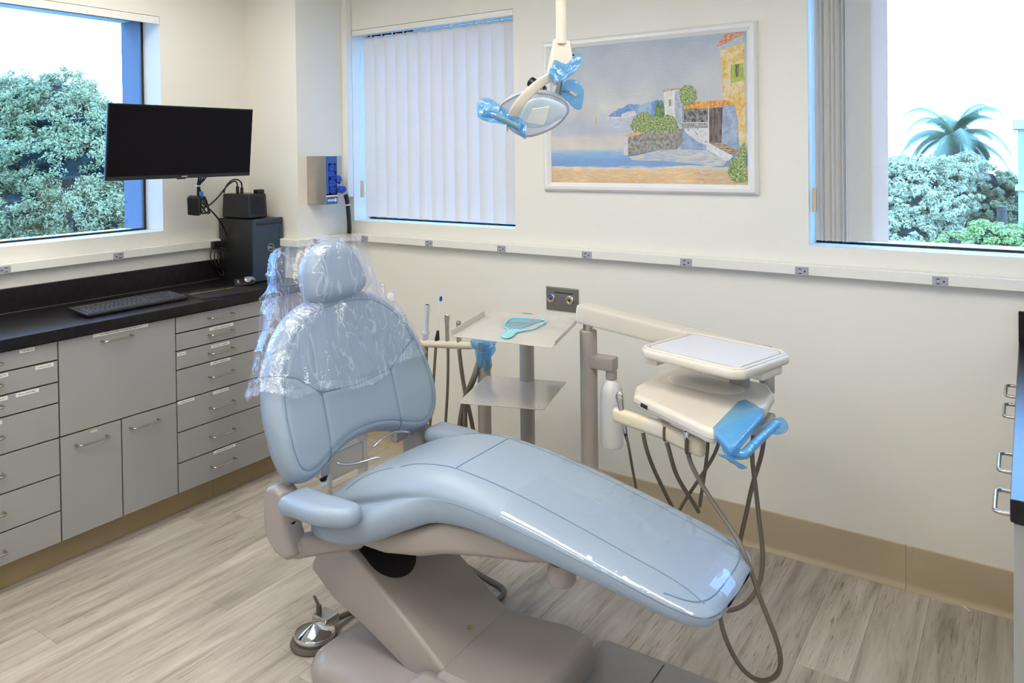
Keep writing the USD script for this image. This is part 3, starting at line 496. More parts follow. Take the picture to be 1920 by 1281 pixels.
# cable trunking with outlets
PLATE = plain('outlet_plate', (0.36, 0.36, 0.40), 0.4)
def trunking(label, body, outlets, loc):
    t = thing('cable_trunking', label, 'cable trunking', loc)
    obj(t, 'body', body, TRUNK, False)
    for (p, ax) in outlets:
        if ax == 'y':   # on a face that looks to -y
            o = obj(t, 'outlet', cbox(p[0] - 0.0235, p[1] - 0.003, p[2] - 0.016, p[0] + 0.0235, p[1] + 0.002, p[2] + 0.016, 0.001), PLATE, False)
            for dx, dz in ((-0.006, 0.008), (-0.006, -0.008)): obj(o, 'slot', box(p[0] + dx - 0.005, p[1] - 0.0036, p[2] + dz - 0.0014, p[0] + dx + 0.005, p[1] - 0.002, p[2] + dz + 0.0014), DARK, False)
            obj(o, 'slot', rod((p[0] + 0.011, p[1] - 0.0036, p[2]), (p[0] + 0.011, p[1] - 0.002, p[2]), 0.003, 8, 0.0002), DARK)
        else:           # on a face that looks to +x
            o = obj(t, 'outlet', cbox(p[0] - 0.002, p[1] - 0.0235, p[2] - 0.016, p[0] + 0.003, p[1] + 0.0235, p[2] + 0.016, 0.001), PLATE, False)
            for dy, dz in ((0.006, 0.008), (0.006, -0.008)): obj(o, 'slot', box(p[0] + 0.002, p[1] + dy - 0.005, p[2] + dz - 0.0014, p[0] + 0.0036, p[1] + dy + 0.005, p[2] + dz + 0.0014), DARK, False)
            obj(o, 'slot', rod((p[0] + 0.002, p[1] - 0.011, p[2]), (p[0] + 0.0036, p[1] - 0.011, p[2]), 0.003, 8, 0.0002), DARK)
trunking('long white cable trunking with seven outlets under the painting wall windows', cbox(0.44, -0.04, 1.079, XR, 0.0, 1.119, 0.003),
         [((x, -0.04, 1.0945), 'y') for x in (0.553, 0.995, 1.435, 1.885, 2.335, 2.781, 3.228)], (2.2, 0, 1.08))
trunking('white cable trunking below the tree window above the black counter', cbox(0.0, -2.6, 1.079, 0.04, -0.354, 1.119, 0.003),
         [((0.04, y, 1.0945), 'x') for y in (-1.563, -1.091, -0.592)], (0, -1.5, 1.08))
trunking('short cable trunking bent around the corner column', [cbox(0.04, -0.394, 1.079, 0.44, -0.354, 1.119, 0.003), cbox(0.4, -0.354, 1.079, 0.44, -0.0, 1.119, 0.003)],
         [((0.44, -0.274, 1.097), 'x')], (0.42, -0.37, 1.08))

# ceiling lights: 2 x 4 ft troffers, outside the frame, that light the room; the right-hand one is added fill
LAMP = emit('lamp_diffuser', LAMP_COLOR, LAMP_POWER)
for (cx, cy, txt) in ((2.20, -2.30, 'fluorescent ceiling light above the dental chair'), (1.02, -1.30, 'fluorescent ceiling light near the left window'), (1.75, -3.45, 'fluorescent ceiling light behind the camera on the left'), (3.25, -1.75, 'added unseen ceiling light, fill for the right wall and floor')):
    t = thing('ceiling_light', txt, 'ceiling light', (cx, cy, ZC))
    hx, hy, zb = 0.60, 0.29, ZC - 0.062
    obj(t, 'frame', [cbox(cx - hx - 0.02, cy - hy - 0.02, zb, cx + hx + 0.02, cy - hy, ZC + 0.012), cbox(cx - hx - 0.02, cy + hy, zb, cx + hx + 0.02, cy + hy + 0.02, ZC + 0.012),
                     cbox(cx - hx - 0.02, cy - hy, zb, cx - hx, cy + hy, ZC + 0.012), cbox(cx + hx, cy - hy, zb, cx + hx + 0.02, cy + hy, ZC + 0.012)], WHITE, False)  # sides hang below the diffuser to dim the wall tops
    obj(t, 'diffuser', box(cx - hx, cy - hy, ZC - 0.004, cx + hx, cy + hy, ZC), LAMP, False)

# ================================================================ cabinets on the left
PRINT = mat('label_print', {'geo': ('geometry', {}), 'mp': ('mapping', {'scale': (420.0, 420.0, 260.0)}), 'n': ('noise_texture', {'scale': 1.0, 'detail': 1.0}),
        'sx': ('separate_xyz', {}), 'r': ('rgb_ramp', {'ramp': [(0.46, (0.16, 0.16, 0.16)), (0.54, (0.74, 0.73, 0.69))]}), 'p': ('principled_bsdf', {'roughness': 0.5})},
        [('geo.position', 'mp.vector'), ('mp.vector', 'n.vector'), ('n.fac', 'r.fac'), ('r.color', 'p.base_color')], 'p.BSDF')
XF = 0.49
def pull(y, z, length=0.118, x=XF, out=0.032, r=0.0042):
    h = length/2
    return tube([(x - 0.001, y - h, z), (x + out*0.7, y - h, z), (x + out*0.93, y - h + 0.004, z), (x + out, y - h + 0.013, z), (x + out, y + h - 0.013, z), (x + out*0.93, y + h - 0.004, z), (x + out*0.7, y + h, z), (x - 0.001, y + h, z)], r, 10)
def front(t, name, y0, y1, z0, z1, hy, hz, strips=()):
    g = 0.0027
    d = obj(t, name, cbox(XF - 0.019, y0 + g, z0 + g, XF, y1 - g, z1 - g, 0.0009), CABINET, False)
    if hy is not None: obj(d, 'handle', pull(hy, hz), HANDLE, 40)
    for s in strips:
        a, b, z = s
        obj(d, 'label_strip', box(XF, a, z - 0.0065, XF + 0.0007, b, z + 0.0065), PAPER, False)
        obj(t, 'label_print', box(XF + 0.0006, a + 0.012*(b-a)/0.1, z - 0.0022, XF + 0.001, b - 0.012*(b-a)/0.1, z + 0.0022), PRINT, False)
def carcass(t, y0, y1): obj(t, 'body', cbox(0.02, y0 + 0.001, 0.118, XF - 0.0192, y1 - 0.001, 0.8716, 0.001), CARCASS, False)
c1 = thing('cabinet', 'grey six-drawer cabinet cut off at the left edge', 'cabinet', (0.25, -1.829, 0), None); carcass(c1, -2.083, -1.575)
zz = [0.868, 0.796, 0.714, 0.637, 0.506, 0.368, 0.2335, 0.115]
lab = {0: [(-1.707, -1.657, 0.856)], 1: [(-1.655, -1.592, 0.784), (-1.80, -1.745, 0.784)], 2: [(-1.722, -1.645, 0.703), (-1.80, -1.748, 0.703)], 3: [(-1.82, -1.768, 0.622)]}
for k, hz in enumerate((0.832, 0.756, 0.680, 0.573, 0.439, 0.305, 0.168)):
    front(c1, 'drawer', -2.083, -1.575, zz[k+1], zz[k], -1.829, hz, lab.get(k, ()))
c2 = thing('cabinet', 'grey cabinet with one tall flap above two small doors', 'cabinet', (0.25, -1.34, 0), None); carcass(c2, -1.575, -1.100)
front(c2, 'flap', -1.575, -1.100, 0.506, 0.868, -1.356, 0.832, [(-1.446, -1.222, 0.8585)])
front(c2, 'door', -1.575, -1.340, 0.115, 0.506, -1.461, 0.461)
front(c2, 'door', -1.340, -1.100, 0.115, 0.506, -1.248, 0.461)
obj(c2, 'tape_scrap', box(XF, -1.462, 0.488, XF + 0.0006, -1.436, 0.496), IVORY, False)
c3 = thing('cabinet', 'grey seven-drawer cabinet right behind the dental chair back', 'cabinet', (0.25, -0.86, 0), None); carcass(c3, -1.100, -0.617)
zz = [0.868, 0.795, 0.720, 0.640, 0.509, 0.374, 0.243, 0.115]
lab = {1: [(-0.939, -0.816, 0.783)], 2: [(-0.933, -0.837, 0.704), (-1.094, -1.055, 0.706)], 3: [(-0.937, -0.836, 0.631)], 4: [(-0.926, -0.847, 0.498), (-1.096, -1.018, 0.500)], 6: [(-0.929, -0.815, 0.234)]}
for k, hz in enumerate((0.835, 0.760, 0.679, 0.576, 0.439, 0.311, 0.178)):
    front(c3, 'drawer', -1.100, -0.617, zz[k+1], zz[k], -0.886, hz, lab.get(k, ()))
obj(None, 'filler_panel', cbox(XF - 0.019, -0.615, 0.115, XF, -0.3545, 0.868, 0.001), CABINET, False, 'plain grey filler panel between the seven-drawer cabinet and the column', cat='panel')
ct = thing('countertop', 'long black laminate countertop with backsplash under the tree window', 'countertop', (0.25, -1.2, 0.872))
obj(ct, 'worktop', rbox(0.001, -2.10, 0.872, 0.510, -0.3545, 0.914, 0.004), COUNTER, 30)
obj(ct, 'backsplash', cbox(0.0005, -2.10, 0.9135, 0.020, -0.3545, 1.014, 0.002), COUNTER, False)
obj(ct, 'seam_bead', tube([(0.0215, -2.09, 0.9145), (0.0215, -0.36, 0.9145)], 0.0012, 6), plain('bead', (0.10, 0.09, 0.085), 0.5), True)
# cabinets on the right, their counter end towards the camera
r1 = thing('cabinet', 'grey cabinet at the right edge with its end panel to the camera', 'cabinet', (3.7, -1.03, 0))
obj(r1, 'body', cbox(3.470, -1.348, 0.0, XR - 0.001, -0.70, 0.8716, 0.001), CABINET, False)
r2 = thing('cabinet', 'grey cabinet in the right corner seen only by its pulls', 'cabinet', (3.7, -0.35, 0))
obj(r2, 'body', cbox(3.470, -0.699, 0.0, XR - 0.001, -0.001, 0.8716, 0.001), CABINET, False)
for t, y0, y1, hy in ((r1, -1.347, -1.03, -1.16), (r1, -1.03, -0.701, -0.93), (r2, -0.698, -0.42, -0.52), (r2, -0.42, -0.002, -0.32)):
    d = obj(t, 'door', cbox(3.452, y0 + 0.002, 0.10, 3.470, y1 - 0.002, 0.868, 0.001), CABINET, False)
    m = pull(hy, 0.832); m.vertices[:, 0] = 3.452 - (m.vertices[:, 0] - XF)*1.05; m.invert()
    obj(d, 'handle', m, HANDLE, 40)
cr = thing('countertop', 'black countertop at the right edge reflecting the palm window', 'countertop', (3.7, -0.7, 0.872))
obj(cr, 'worktop', rbox(3.447, -1.353, 0.872, XR - 0.0005, -0.0005, 0.914, 0.003), COUNTER, 30)
obj(cr, 'backsplash', cbox(3.447, -0.020, 0.9135, XR - 0.0005, -0.0005, 1.012, 0.002), COUNTER, False)
# ================================================================ the dental chair
YC = -1.20
chair = thing('dental_chair', 'pale blue upholstered dental chair on a putty-coloured lift base', 'dental chair', (2.05, YC, 0))
# --- seat and leg rest: sections along x, each a ring in (y, z)
PX = [1.690, 1.72, 1.78, 1.86, 1.95, 2.05, 2.15, 2.25, 2.40, 2.55, 2.70, 2.80, 2.85, 2.885, 2.902, 2.908]
PZ = [0.500, 0.530, 0.570, 0.612, 0.645, 0.672, 0.682, 0.675, 0.653, 0.622, 0.586, 0.561, 0.546, 0.532, 0.518, 0.510]
PB = [0.440, 0.420, 0.420, 0.430, 0.456, 0.502, 0.540, 0.546, 0.535, 0.522, 0.505, 0.488, 0.482, 0.484, 0.494, 0.502]
WU = [0.19, 0.205, 0.215, 0.22, 0.22, 0.215, 0.21, 0.205, 0.202, 0.200, 0.196, 0.190, 0.180, 0.160, 0.120, 0.085]
WL = [0.22, 0.262, 0.285, 0.288, 0.272, 0.238, 0.212, 0.202, 0.200, 0.198, 0.194, 0.188, 0.178, 0.158, 0.118, 0.083]
from scipy.interpolate import PchipInterpolator
prof = {k: PchipInterpolator(PX, v) for k, v in (('t', PZ), ('b', PB), ('u', WU), ('l', WL))}
def seat_ring(x):
    t, b, u, l = (float(prof[k](x)) for k in 'tbul'); h = t - b; bulge = max(0.0, l - u)
    m = b + 0.50*h
    half = [(0.0, t), (0.5*u, t - 0.002), (0.70*u, t - 0.006), (0.88*u, t - 0.14*h - 0.004), (0.985*u, t - 0.32*h), (u*(1.0 - 0.05*min(1, bulge/0.04)), t - 0.46*h),
            (u + 0.25*bulge, m + 0.01), (u + 0.8*bulge, m - 0.06*h), (l, b + 0.30*h), (l - 0.008, b + 0.10*h), (l - 0.035, b), (0.5*l, b - 0.0), (0, b)]
    pts = np.array([(p[0], p[1]) for p in half] + [(-p[0], p[1]) for p in half[-2:0:-1]])
    for _ in range(2):
        q = np.roll(pts, -1, 0); pts = np.stack([0.75*pts + 0.25*q, 0.25*pts + 0.75*q], 1).reshape(-1, 2)
    return np.c_[np.full(len(pts), x), YC + pts[:, 0], pts[:, 1]]
xs = np.unique(np.r_[np.linspace(1.69, 2.85, 60), np.linspace(2.85, 2.908, 14)])
rings = [seat_ring(x) for x in xs]
seat = obj(chair, 'seat_cushion', skin([r[::-1] for r in rings]), VINYL, 50)
def top_z(x, v):
    r = seat_ring(float(x)); r = r[r[:, 2] > float(prof['b'](x)) + 0.35*(float(prof['t'](x)) - float(prof['b'](x)))]
    o = np.argsort(r[:, 1]); return float(np.interp(YC + v, r[o, 1], r[o, 2]))
def seat_line(pts, n=40, lift=0.0004):
    p = smooth_path([(a, b, 0) for a, b in pts], n//max(1, len(pts)-1)); return [(a, YC + b, top_z(a, b) + lift) for a, b, _ in p]
for s in (-1, 1):
    obj(seat, 'seam', tube(seat_line([(1.98, s*0.150), (2.07, s*0.136), (2.25, s*0.130), (2.5, s*0.130), (2.7, s*0.128), (2.80, s*0.126), (2.872, s*0.135)], 60), 0.0016, 6), SEAM, True)
    obj(seat, 'seam', tube(seat_line([(1.80, s*0.19), (1.85, s*0.165), (1.95, s*0.15)], 20), 0.0012, 6), SEAM, True)
obj(seat, 'seam', tube(seat_line([(2.165, -0.132), (2.17, 0.0), (2.165, 0.132)], 20), 0.0015, 6), SEAM, True)
obj(seat, 'seam', tube(seat_line([(2.79, -0.172), (2.84, -0.155), (2.872, -0.12), (2.884, 0), (2.872, 0.12), (2.84, 0.155), (2.79, 0.172)], 48), 0.0018, 6), SEAM, True)
# --- seat pan under it
pan = []
for x, w, zb, zt in ((1.74, 0.13, 0.40, 0.44), (1.80, 0.19, 0.395, 0.44), (1.95, 0.205, 0.405, 0.47), (2.08, 0.200, 0.430, 0.515), (2.16, 0.190, 0.455, 0.548), (2.28, 0.165, 0.470, 0.55), (2.40, 0.145, 0.482, 0.545), (2.48, 0.120, 0.495, 0.535), (2.53, 0.10, 0.508, 0.53)):
    c = rrect(0, (zb+zt)/2, 2*w, zt-zb, min(0.028, (zt-zb)*0.45)); pan.append(np.array([(x, YC + a, b) for a, b in c]))
obj(chair, 'seat_pan', skin(pan[::1]), PUTTY, 40)
obj(chair, 'lock_knob', lathe([(0, 0), (0.034, 0.0), (0.038, 0.006), (0.038, 0.030), (0.032, 0.052)], (2.47, YC - 0.08, 0.432), (0, 0, 1), 28), PUTTY, 40)
# --- armrests and their supports
for s, nm in ((-1, 'near'), (1, 'far')):
    o = [(0.0, -0.030), (0.004, -0.055), (0.05, -0.062), (0.14, -0.060), (0.205, -0.040), (0.245, -0.010), (0.250, 0.022), (0.235, 0.046), (0.19, 0.052), (0.05, 0.050), (0.008, 0.046), (0.0, 0.02)]
    o = spline_loop(np.array(o), 70)
    m, _ = pillow(o, 0.027, 0.027, 0.022, 0.011, frame=((1.705, YC + s*0.312, 0.553), (1, 0, 0), (0, -s, 0), (0, 0, 1)))
    obj(chair, 'armrest', m, VINYL, 60)
    prof_a = [(1.650, 0.584), (1.684, 0.568), (1.695, 0.525), (1.700, 0.475), (1.718, 0.430), (1.728, 0.395), (1.700, 0.372), (1.645, 0.385), (1.608, 0.425), (1.598, 0.475), (1.598, 0.53), (1.612, 0.570)]
    P = Polygon(prof_a).buffer(-0.006).buffer(0.006, quad_segs=6)
    m, _ = pillow(list(P.exterior.coords)[:-1], 0.032, 0.036, 0.012, 0.0062, frame=((0, YC + s*0.305, 0), (1, 0, 0), (0, 0, 1), (0, -1, 0)))
    arm_in = hull(np.vstack([ball(3)*0.036 + np.array(q) for q in ((1.688, YC + s*0.298, 0.405), (1.700, YC + s*0.285, 0.400))])); arm_in2 = hull(np.vstack([ball(3)*0.034 + np.array(q) for q in ((1.700, YC + s*0.285, 0.400), (1.82, YC + s*0.17, 0.410))]))
    obj(chair, 'arm_support', [m, arm_in, arm_in2], PUTTY, 50)
    obj(chair, 'pivot_post', [rod((1.640, YC + s*0.29, 0.545), (1.660, YC + s*0.275, 0.615), 0.022, 20, 0.004)], PUTTY, 40)
    obj(chair, 'pivot_ring', lathe([(0.0225, -0.004), (0.026, -0.002), (0.026, 0.002), (0.0225, 0.004)], (1.645, YC + s*0.286, 0.565), (0.27, -s*0.2, 0.94), 24), CHROME, 40)
# --- backrest
TILT = math.radians(13.1)
BD = np.array([-math.sin(TILT), 0, math.cos(TILT)]); BN = np.array([math.cos(TILT), 0, math.sin(TILT)]); BO = np.array([1.692, YC, 0.65]) - 0.045*BN
BF = (BO, (0, 1, 0), BD, BN)
half = [(0.0, -0.018), (0.07, -0.024), (0.14, -0.044), (0.20, -0.066), (0.26, -0.074), (0.310, -0.052), (0.340, 0.0), (0.350, 0.07), (0.348, 0.14), (0.334, 0.21), (0.308, 0.28), (0.270, 0.345), (0.215, 0.400), (0.150, 0.435), (0.075, 0.452), (0.0, 0.456)]
outl = spline_loop(np.array(half + [(-a, b) for a, b in half[-2:0:-1]]), 150)
ring_in = Polygon(outl).buffer(-0.036).exterior.coords
bseams = [[(-s_*0.160, -0.05), (-s_*0.156, 0.05), (-s_*0.155, 0.163)] for s_ in (1, -1)] + [[(-0.34, 0.262), (-0.245, 0.230), (-0.156, 0.163), (0.0, 0.150), (0.156, 0.163), (0.245, 0.218), (0.34, 0.262)], list(ring_in)]
bendf = lambda v, s: 0.33*np.asarray(v)**2*np.clip((0.36 - np.asarray(s))/0.30, 0, 1)
bm, bsurf = pillow(outl, 0.050, 0.052, 0.042, 0.0075, bseams, 0.0045, 0.006, bendf, BF)
back = obj(chair, 'backrest', bm, VINYL, 60)
def on_back(pts, lift=-0.003, n=60):
    L = LineString(pts); q = np.array([L.interpolate(i/n, normalized=True).coords[0] for i in range(n+1)])
    t = bsurf(q[:, 0], q[:, 1]) + lift; return BO + q[:, :1]*np.array([0, 1, 0]) + q[:, 1:2]*BD + t[:, None]*BN
for s_ in bseams: obj(back, 'seam', tube(on_back(s_, -0.0032, 150 if len(s_) > 20 else 60), 0.0017, 6), SEAM, True)
shell = Polygon(outl).buffer(-0.03)
m, _ = pillow(list(shell.exterior.coords)[:-1], 0.01, 0.018, 0.03, 0.02, bend=lambda v, s: bendf(v, s) - 0.058, frame=BF); obj(back, 'back_shell', m, PUTTY, 50)
# --- headrest on two bars
hout = spline_loop(np.array([(-0.128, 0.452), (-0.142, 0.50), (-0.132, 0.555), (-0.10, 0.598), (-0.055, 0.622), (0.0, 0.626), (0.052, 0.606), (0.088, 0.560), (0.108, 0.505), (0.108, 0.462), (0.075, 0.437), (-0.01, 0.428), (-0.09, 0.432)]), 90)
hseam = [[(-0.085, 0.43), (-0.098, 0.5), (-0.083, 0.56), (-0.045, 0.62)], [(0.075, 0.43), (0.08, 0.5), (0.058, 0.56), (0.03, 0.62)]]
HBEND = lambda v, s: 1.2*np.asarray(v)**2*0 + 0.035 + 0.0*np.asarray(s)
hm, hsurf = pillow(hout, 0.050, 0.050, 0.046, 0.0075, hseam, 0.003, 0.006, HBEND, BF)
head = obj(chair, 'headrest', hm, VINYL, 60)
for s_ in hseam[:1]:
    L = LineString(s_); q = np.array([L.interpolate(i/40, normalized=True).coords[0] for i in range(2, 39)])
    obj(head, 'seam', tube(BO + q[:, :1]*np.array([0, 1, 0]) + q[:, 1:2]*BD + (hsurf(q[:, 0], q[:, 1]) - 0.002)[:, None]*BN, 0.0014, 6), SEAM, True)
for v in (-0.03, 0.03):
    obj(head, 'headrest_bar', tube([BO + np.array([0, v, 0]) + BD*a + BN*b for a, b in ((0.38, -0.02), (0.46, -0.015), (0.52, 0.0))], 0.006, 10), STEEL, True)
# --- ironwork below the backrest
obj(chair, 'back_bracket', [cbox(1.60, YC - 0.11, 0.43, 1.635, YC - 0.09, 0.66, 0.003), cbox(1.60, YC + 0.05, 0.43, 1.635, YC + 0.07, 0.66, 0.003), cbox(1.605, YC - 0.10, 0.50, 1.625, YC + 0.06, 0.585, 0.003)], CREAM, False)
obj(chair, 'hinge_plate', cbox(1.655, YC - 0.19, 0.555, 1.685, YC - 0.14, 0.600, 0.006), STEEL, False)
obj(chair, 'hinge_plate', cbox(1.655, YC + 0.15, 0.555, 1.685, YC + 0.22, 0.610, 0.006), STEEL, False)
obj(chair, 'tie_rod', tube([(1.665, YC - 0.10, 0.573), (1.685, YC - 0.06, 0.560), (1.705, YC - 0.02, 0.560), (1.735, YC + 0.02, 0.566)], 0.0045, 10, smooth=5), CHROME, True)
obj(chair, 'tie_rod', tube([(1.70, YC + 0.03, 0.590), (1.71, YC + 0.09, 0.612), (1.72, YC + 0.13, 0.612), (1.735, YC + 0.16, 0.603)], 0.004, 10, smooth=5), CHROME, True)
lev = obj(chair, 'release_lever', lathe([(0, 0), (0.010, 0.004), (0.0155, 0.018), (0.0165, 0.032), (0.012, 0.048), (0.006, 0.060), (0.005, 0.075)], (1.668, YC - 0.16, 0.536), (-0.08, 0.02, 1), 18), BLACKG, 40)
obj(lev, 'lever_cap', lathe([(0, -0.010), (0.012, -0.008), (0.013, 0), (0, 0.002)], (1.668, YC - 0.16, 0.536), (-0.08, 0.02, 1), 18), WHITE, 40, 'white cap at the foot of the lever')
# --- lift arm and base
P = Polygon([(1.603, 0.252), (1.628, 0.302), (1.675, 0.345), (1.74, 0.378), (1.80, 0.348), (2.18, 0.100), (2.20, 0.02), (2.08, 0.018), (1.99, 0.075), (1.86, 0.130), (1.70, 0.186)]).buffer(-0.01).buffer(0.01, quad_segs=6)
pts = []
for k, (dy, ins) in enumerate(((0.165, 0.012), (0.160, 0.004), (0.150, 0.0), (-0.150, 0.0), (-0.160, 0.004), (-0.165, 0.012))):
    q = P.buffer(-ins); c = spline_loop(np.array([q.exterior.interpolate(i/70, normalized=True).coords[0] for i in range(70)]), 70) if False else np.array([q.exterior.interpolate(i/90, normalized=True).coords[0] for i in range(90)])
    pts.append(np.array([(a, YC + dy, b) for a, b in c]))
obj(chair, 'lift_arm', skin(pts), PUTTY, 40)
AN = np.array([0.545, 0, 0.838]); AD = np.array([-0.838, 0, 0.545])
rec = [(a, b) for a, b in Polygon([(-0.085, 0), (0.085, 0), (0.085, 0.10), (-0.085, 0.10)]).union(Point(0, 0.0).buffer(0.085)).exterior.coords]
obj(chair, 'lift_recess', prism([(a, b) for a, b in rec], 0.004, (np.array([1.845, YC - 0.055, 0.3196]), (0, 1, 0), AD, AN)), BLACK, False, 'black recess at the head of the lift arm')
obj(chair, 'indicator', lathe([(0, 0), (0.0055, 0), (0.0055, 0.002), (0.003, 0.004), (0, 0.0042)], (2.108, YC, 0.1482), AN, 16), plain('green_screw', (0.22, 0.42, 0.02), 0.3), 40, 'small green screw')
base = [hull(np.array([(x, y, z) for (ins, z) in ((0.0, 0.0), (0.0, 0.035), (0.012, 0.058), (0.04, 0.072), (0.10, 0.080)) for x, y in Polygon(rrect(2.02, YC, 0.66, 0.56, 0.075)).buffer(-ins, quad_segs=4).exterior.coords]))]
obj(chair, 'base', base, PUTTY, 40)
cov = hull(np.array([(x, y, z) for (ins, z) in ((0.0, 0.03), (0.0, 0.095), (0.008, 0.118), (0.026, 0.132)) for x, y in Polygon([(2.12, YC - 0.20), (2.10, YC + 0.17), (2.33, YC + 0.21), (2.42, YC + 0.20), (2.432, YC - 0.20)]).buffer(-0.03).buffer(0.03, quad_segs=5).buffer(-ins).exterior.coords]))
obj(chair, 'pump_cover', cov, PUTTY, 40)
side = hull(np.array([(x, y, z) for (ins, z) in ((0.0, 0.02), (0.0, 0.075), (0.012, 0.105), (0.05, 0.125)) for x, y in Polygon(rrect(2.235, YC - 0.205, 0.36, 0.11, 0.05)).buffer(-ins, quad_segs=5).exterior.coords]))
obj(chair, 'side_cover', side, PUTTY, 40)
fp = obj(chair, 'foot_plate', hull(np.array([(x, y, z) for (ins, z) in ((0.0, 0.0), (0.0, 0.022), (0.006, 0.032), (0.022, 0.036)) for x, y in Polygon(rrect(2.585, YC + 0.02, 0.44, 0.63, 0.035)).buffer(-ins).exterior.coords])), plain('grey_plate', (0.27, 0.255, 0.265), 0.25, var=0.03, coat=0.2), 40)
obj(fp, 'plate_joint', box(2.583, YC - 0.27, 0.0358, 2.587, YC + 0.31, 0.0364), BLACK, False)

# ================================================================ clear covers on the chair
NB, NS = 260, 120
W_at = PchipInterpolator([0.10, 0.18, 0.28, 0.40, 0.50, 0.58, 0.632], [0.366, 0.358, 0.322, 0.262, 0.224, 0.206, 0.178])
C_at = PchipInterpolator([0.10, 0.18, 0.30, 0.42, 0.50, 0.58, 0.632], [0.012, 0.010, 0.0, -0.004, 0.0, 0.0, 0.004])
def sleeve():
    th = 2*math.pi*np.arange(NB)[None, :]/NB; c, s = np.cos(th), np.sin(th); a = np.linspace(0, 1, NS)[:, None]
    hem = 0.150 + 0.06*c*c + 0.012*np.sin(7*th); sv = hem + (0.632 - hem)*a
    W, C = W_at(sv), C_at(sv); v = C + W*np.sign(c)*np.abs(c)**0.85
    flat = (v.ravel(), sv.ravel())
    fb = np.where(shapely.contains_xy(Polygon(outl), *flat), bsurf(*flat), -1).reshape(v.shape)
    fh = np.where(shapely.contains_xy(Polygon(hout), *flat), hsurf(*flat), -1).reshape(v.shape)
    fr = np.maximum(np.maximum(fb, fh), 0.0)
    fr = np.maximum(fr, 0.030*np.exp(-((sv - 0.45)/0.05)**2)*(1 - np.minimum(1, np.abs((v - C)/W)**2))) + 0.007
    from scipy.ndimage import gaussian_filter
    fr = np.maximum(fr, gaussian_filter(fr, (2.0, 3.0), mode=('nearest', 'wrap')))
    t = np.where(s >= 0, fr*np.abs(s)**0.32, -0.084*np.abs(s)**0.95)
    R = np.stack([v, sv, t], -1); q = lambda x, y, z, sd: meshkit.noise(np.stack([R[..., 0]*x, R[..., 1]*y, R[..., 2]*z], -1), sd)
    w1, w2 = q(6, 6, 5, 31), q(7, 7, 5, 32)
    Rw = np.stack([R[..., 0] + 0.10*(w1 - 0.5), R[..., 1] + 0.10*(w2 - 0.5), R[..., 2]], -1)
    nz = lambda x, y, z, sd: meshkit.noise(np.stack([Rw[..., 0]*x, Rw[..., 1]*y, Rw[..., 2]*z], -1), sd)
    ridge = lambda n, p: (1 - np.abs(2*n - 1))**p
    fold = 0.018*ridge(nz(15, 3.2, 8, 3), 6) + 0.013*ridge(nz(28, 5, 10, 8), 7) + 0.010*ridge(nz(10, 13, 9, 13), 8) + 0.006*nz(34, 12, 20, 17)
    R[..., 2] += np.where(R[..., 2] >= 0, 1, -1)*fold
    edge = np.clip((np.abs((R[..., 0] - C)/W) - 0.72)/0.28, 0, 1)
    R[..., 0] += np.sign(R[..., 0])*edge*((w1 - 0.45)*0.035 + fold*0.5)
    V = BO + R[..., 0:1]*np.array([0, 1, 0]) + R[..., 1:2]*BD + R[..., 2:3]*BN
    top = V[-1]; c0 = top.mean(0) + BD*0.010
    rows = [c0 + (top - c0)*k + BD*0.010*math.sin(k*9)*(k < 1) for k in (0.7, 0.4, 0.12)]
    return skin([V[i] for i in range(NS)] + rows, cap=False), skin([V[i] + BN*np.where(R[i, :, 2:3] >= 0, 0.0012, -0.0012) for i in range(1, 8)], cap=False)
bag, hem_ = sleeve()
hc = thing('headrest_cover', 'clear crinkled plastic bag pulled over the chair headrest and upper back', 'plastic cover', tuple(BO + 0.2*BD))
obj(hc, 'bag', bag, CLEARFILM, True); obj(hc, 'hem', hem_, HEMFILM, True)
# clear sheet on the leg rest: follows the seat surface a few millimetres proud
SHEET = film('clear_leg_film', (1, 1, 1), 0.03, (0.75, 0.82, 0.95), rough=0.04, bump=0.12, bscale=13, clear=(0.985, 0.99, 1.0), graze=0.28)
rings = []
for x in np.linspace(2.36, 2.903, 60):
    r = seat_ring(float(x)); zc = float(prof['b'](x)); t_ = float(prof['t'](x)); mid = np.array([YC, (t_+zc)/2])
    r = r[r[:, 2] > zc + 0.52*(t_-zc)]; r = r[np.argsort(r[:, 1])]
    q = np.linspace(0, 1, 61); d = np.r_[0, np.cumsum(np.linalg.norm(np.diff(r[:, 1:], axis=0), axis=1))]; d /= d[-1]
    y, z = np.interp(q, d, r[:, 1]), np.interp(q, d, r[:, 2])
    g = np.stack([y, z], 1) - mid; g /= np.linalg.norm(g, axis=1, keepdims=True)
    off = 0.0025 + 0.004*np.abs(meshkit.noise(np.stack([np.full(61, x*9), y*13, z*3], -1), 5) - 0.5)*2 + 0.010*math.exp(-((x-2.60 - 0.10*0)/0.012)**2)*0.25
    rings.append(np.c_[np.full(61, x + (0.004 if x > 2.89 else 0)), y + g[:, 0]*off, z + g[:, 1]*off])
obj(None, 'leg_rest_cover', skin(rings, cap=False, closed=False), SHEET, True, 'clear glossy plastic sheet stretched over the foot end of the dental chair', cat='plastic cover')
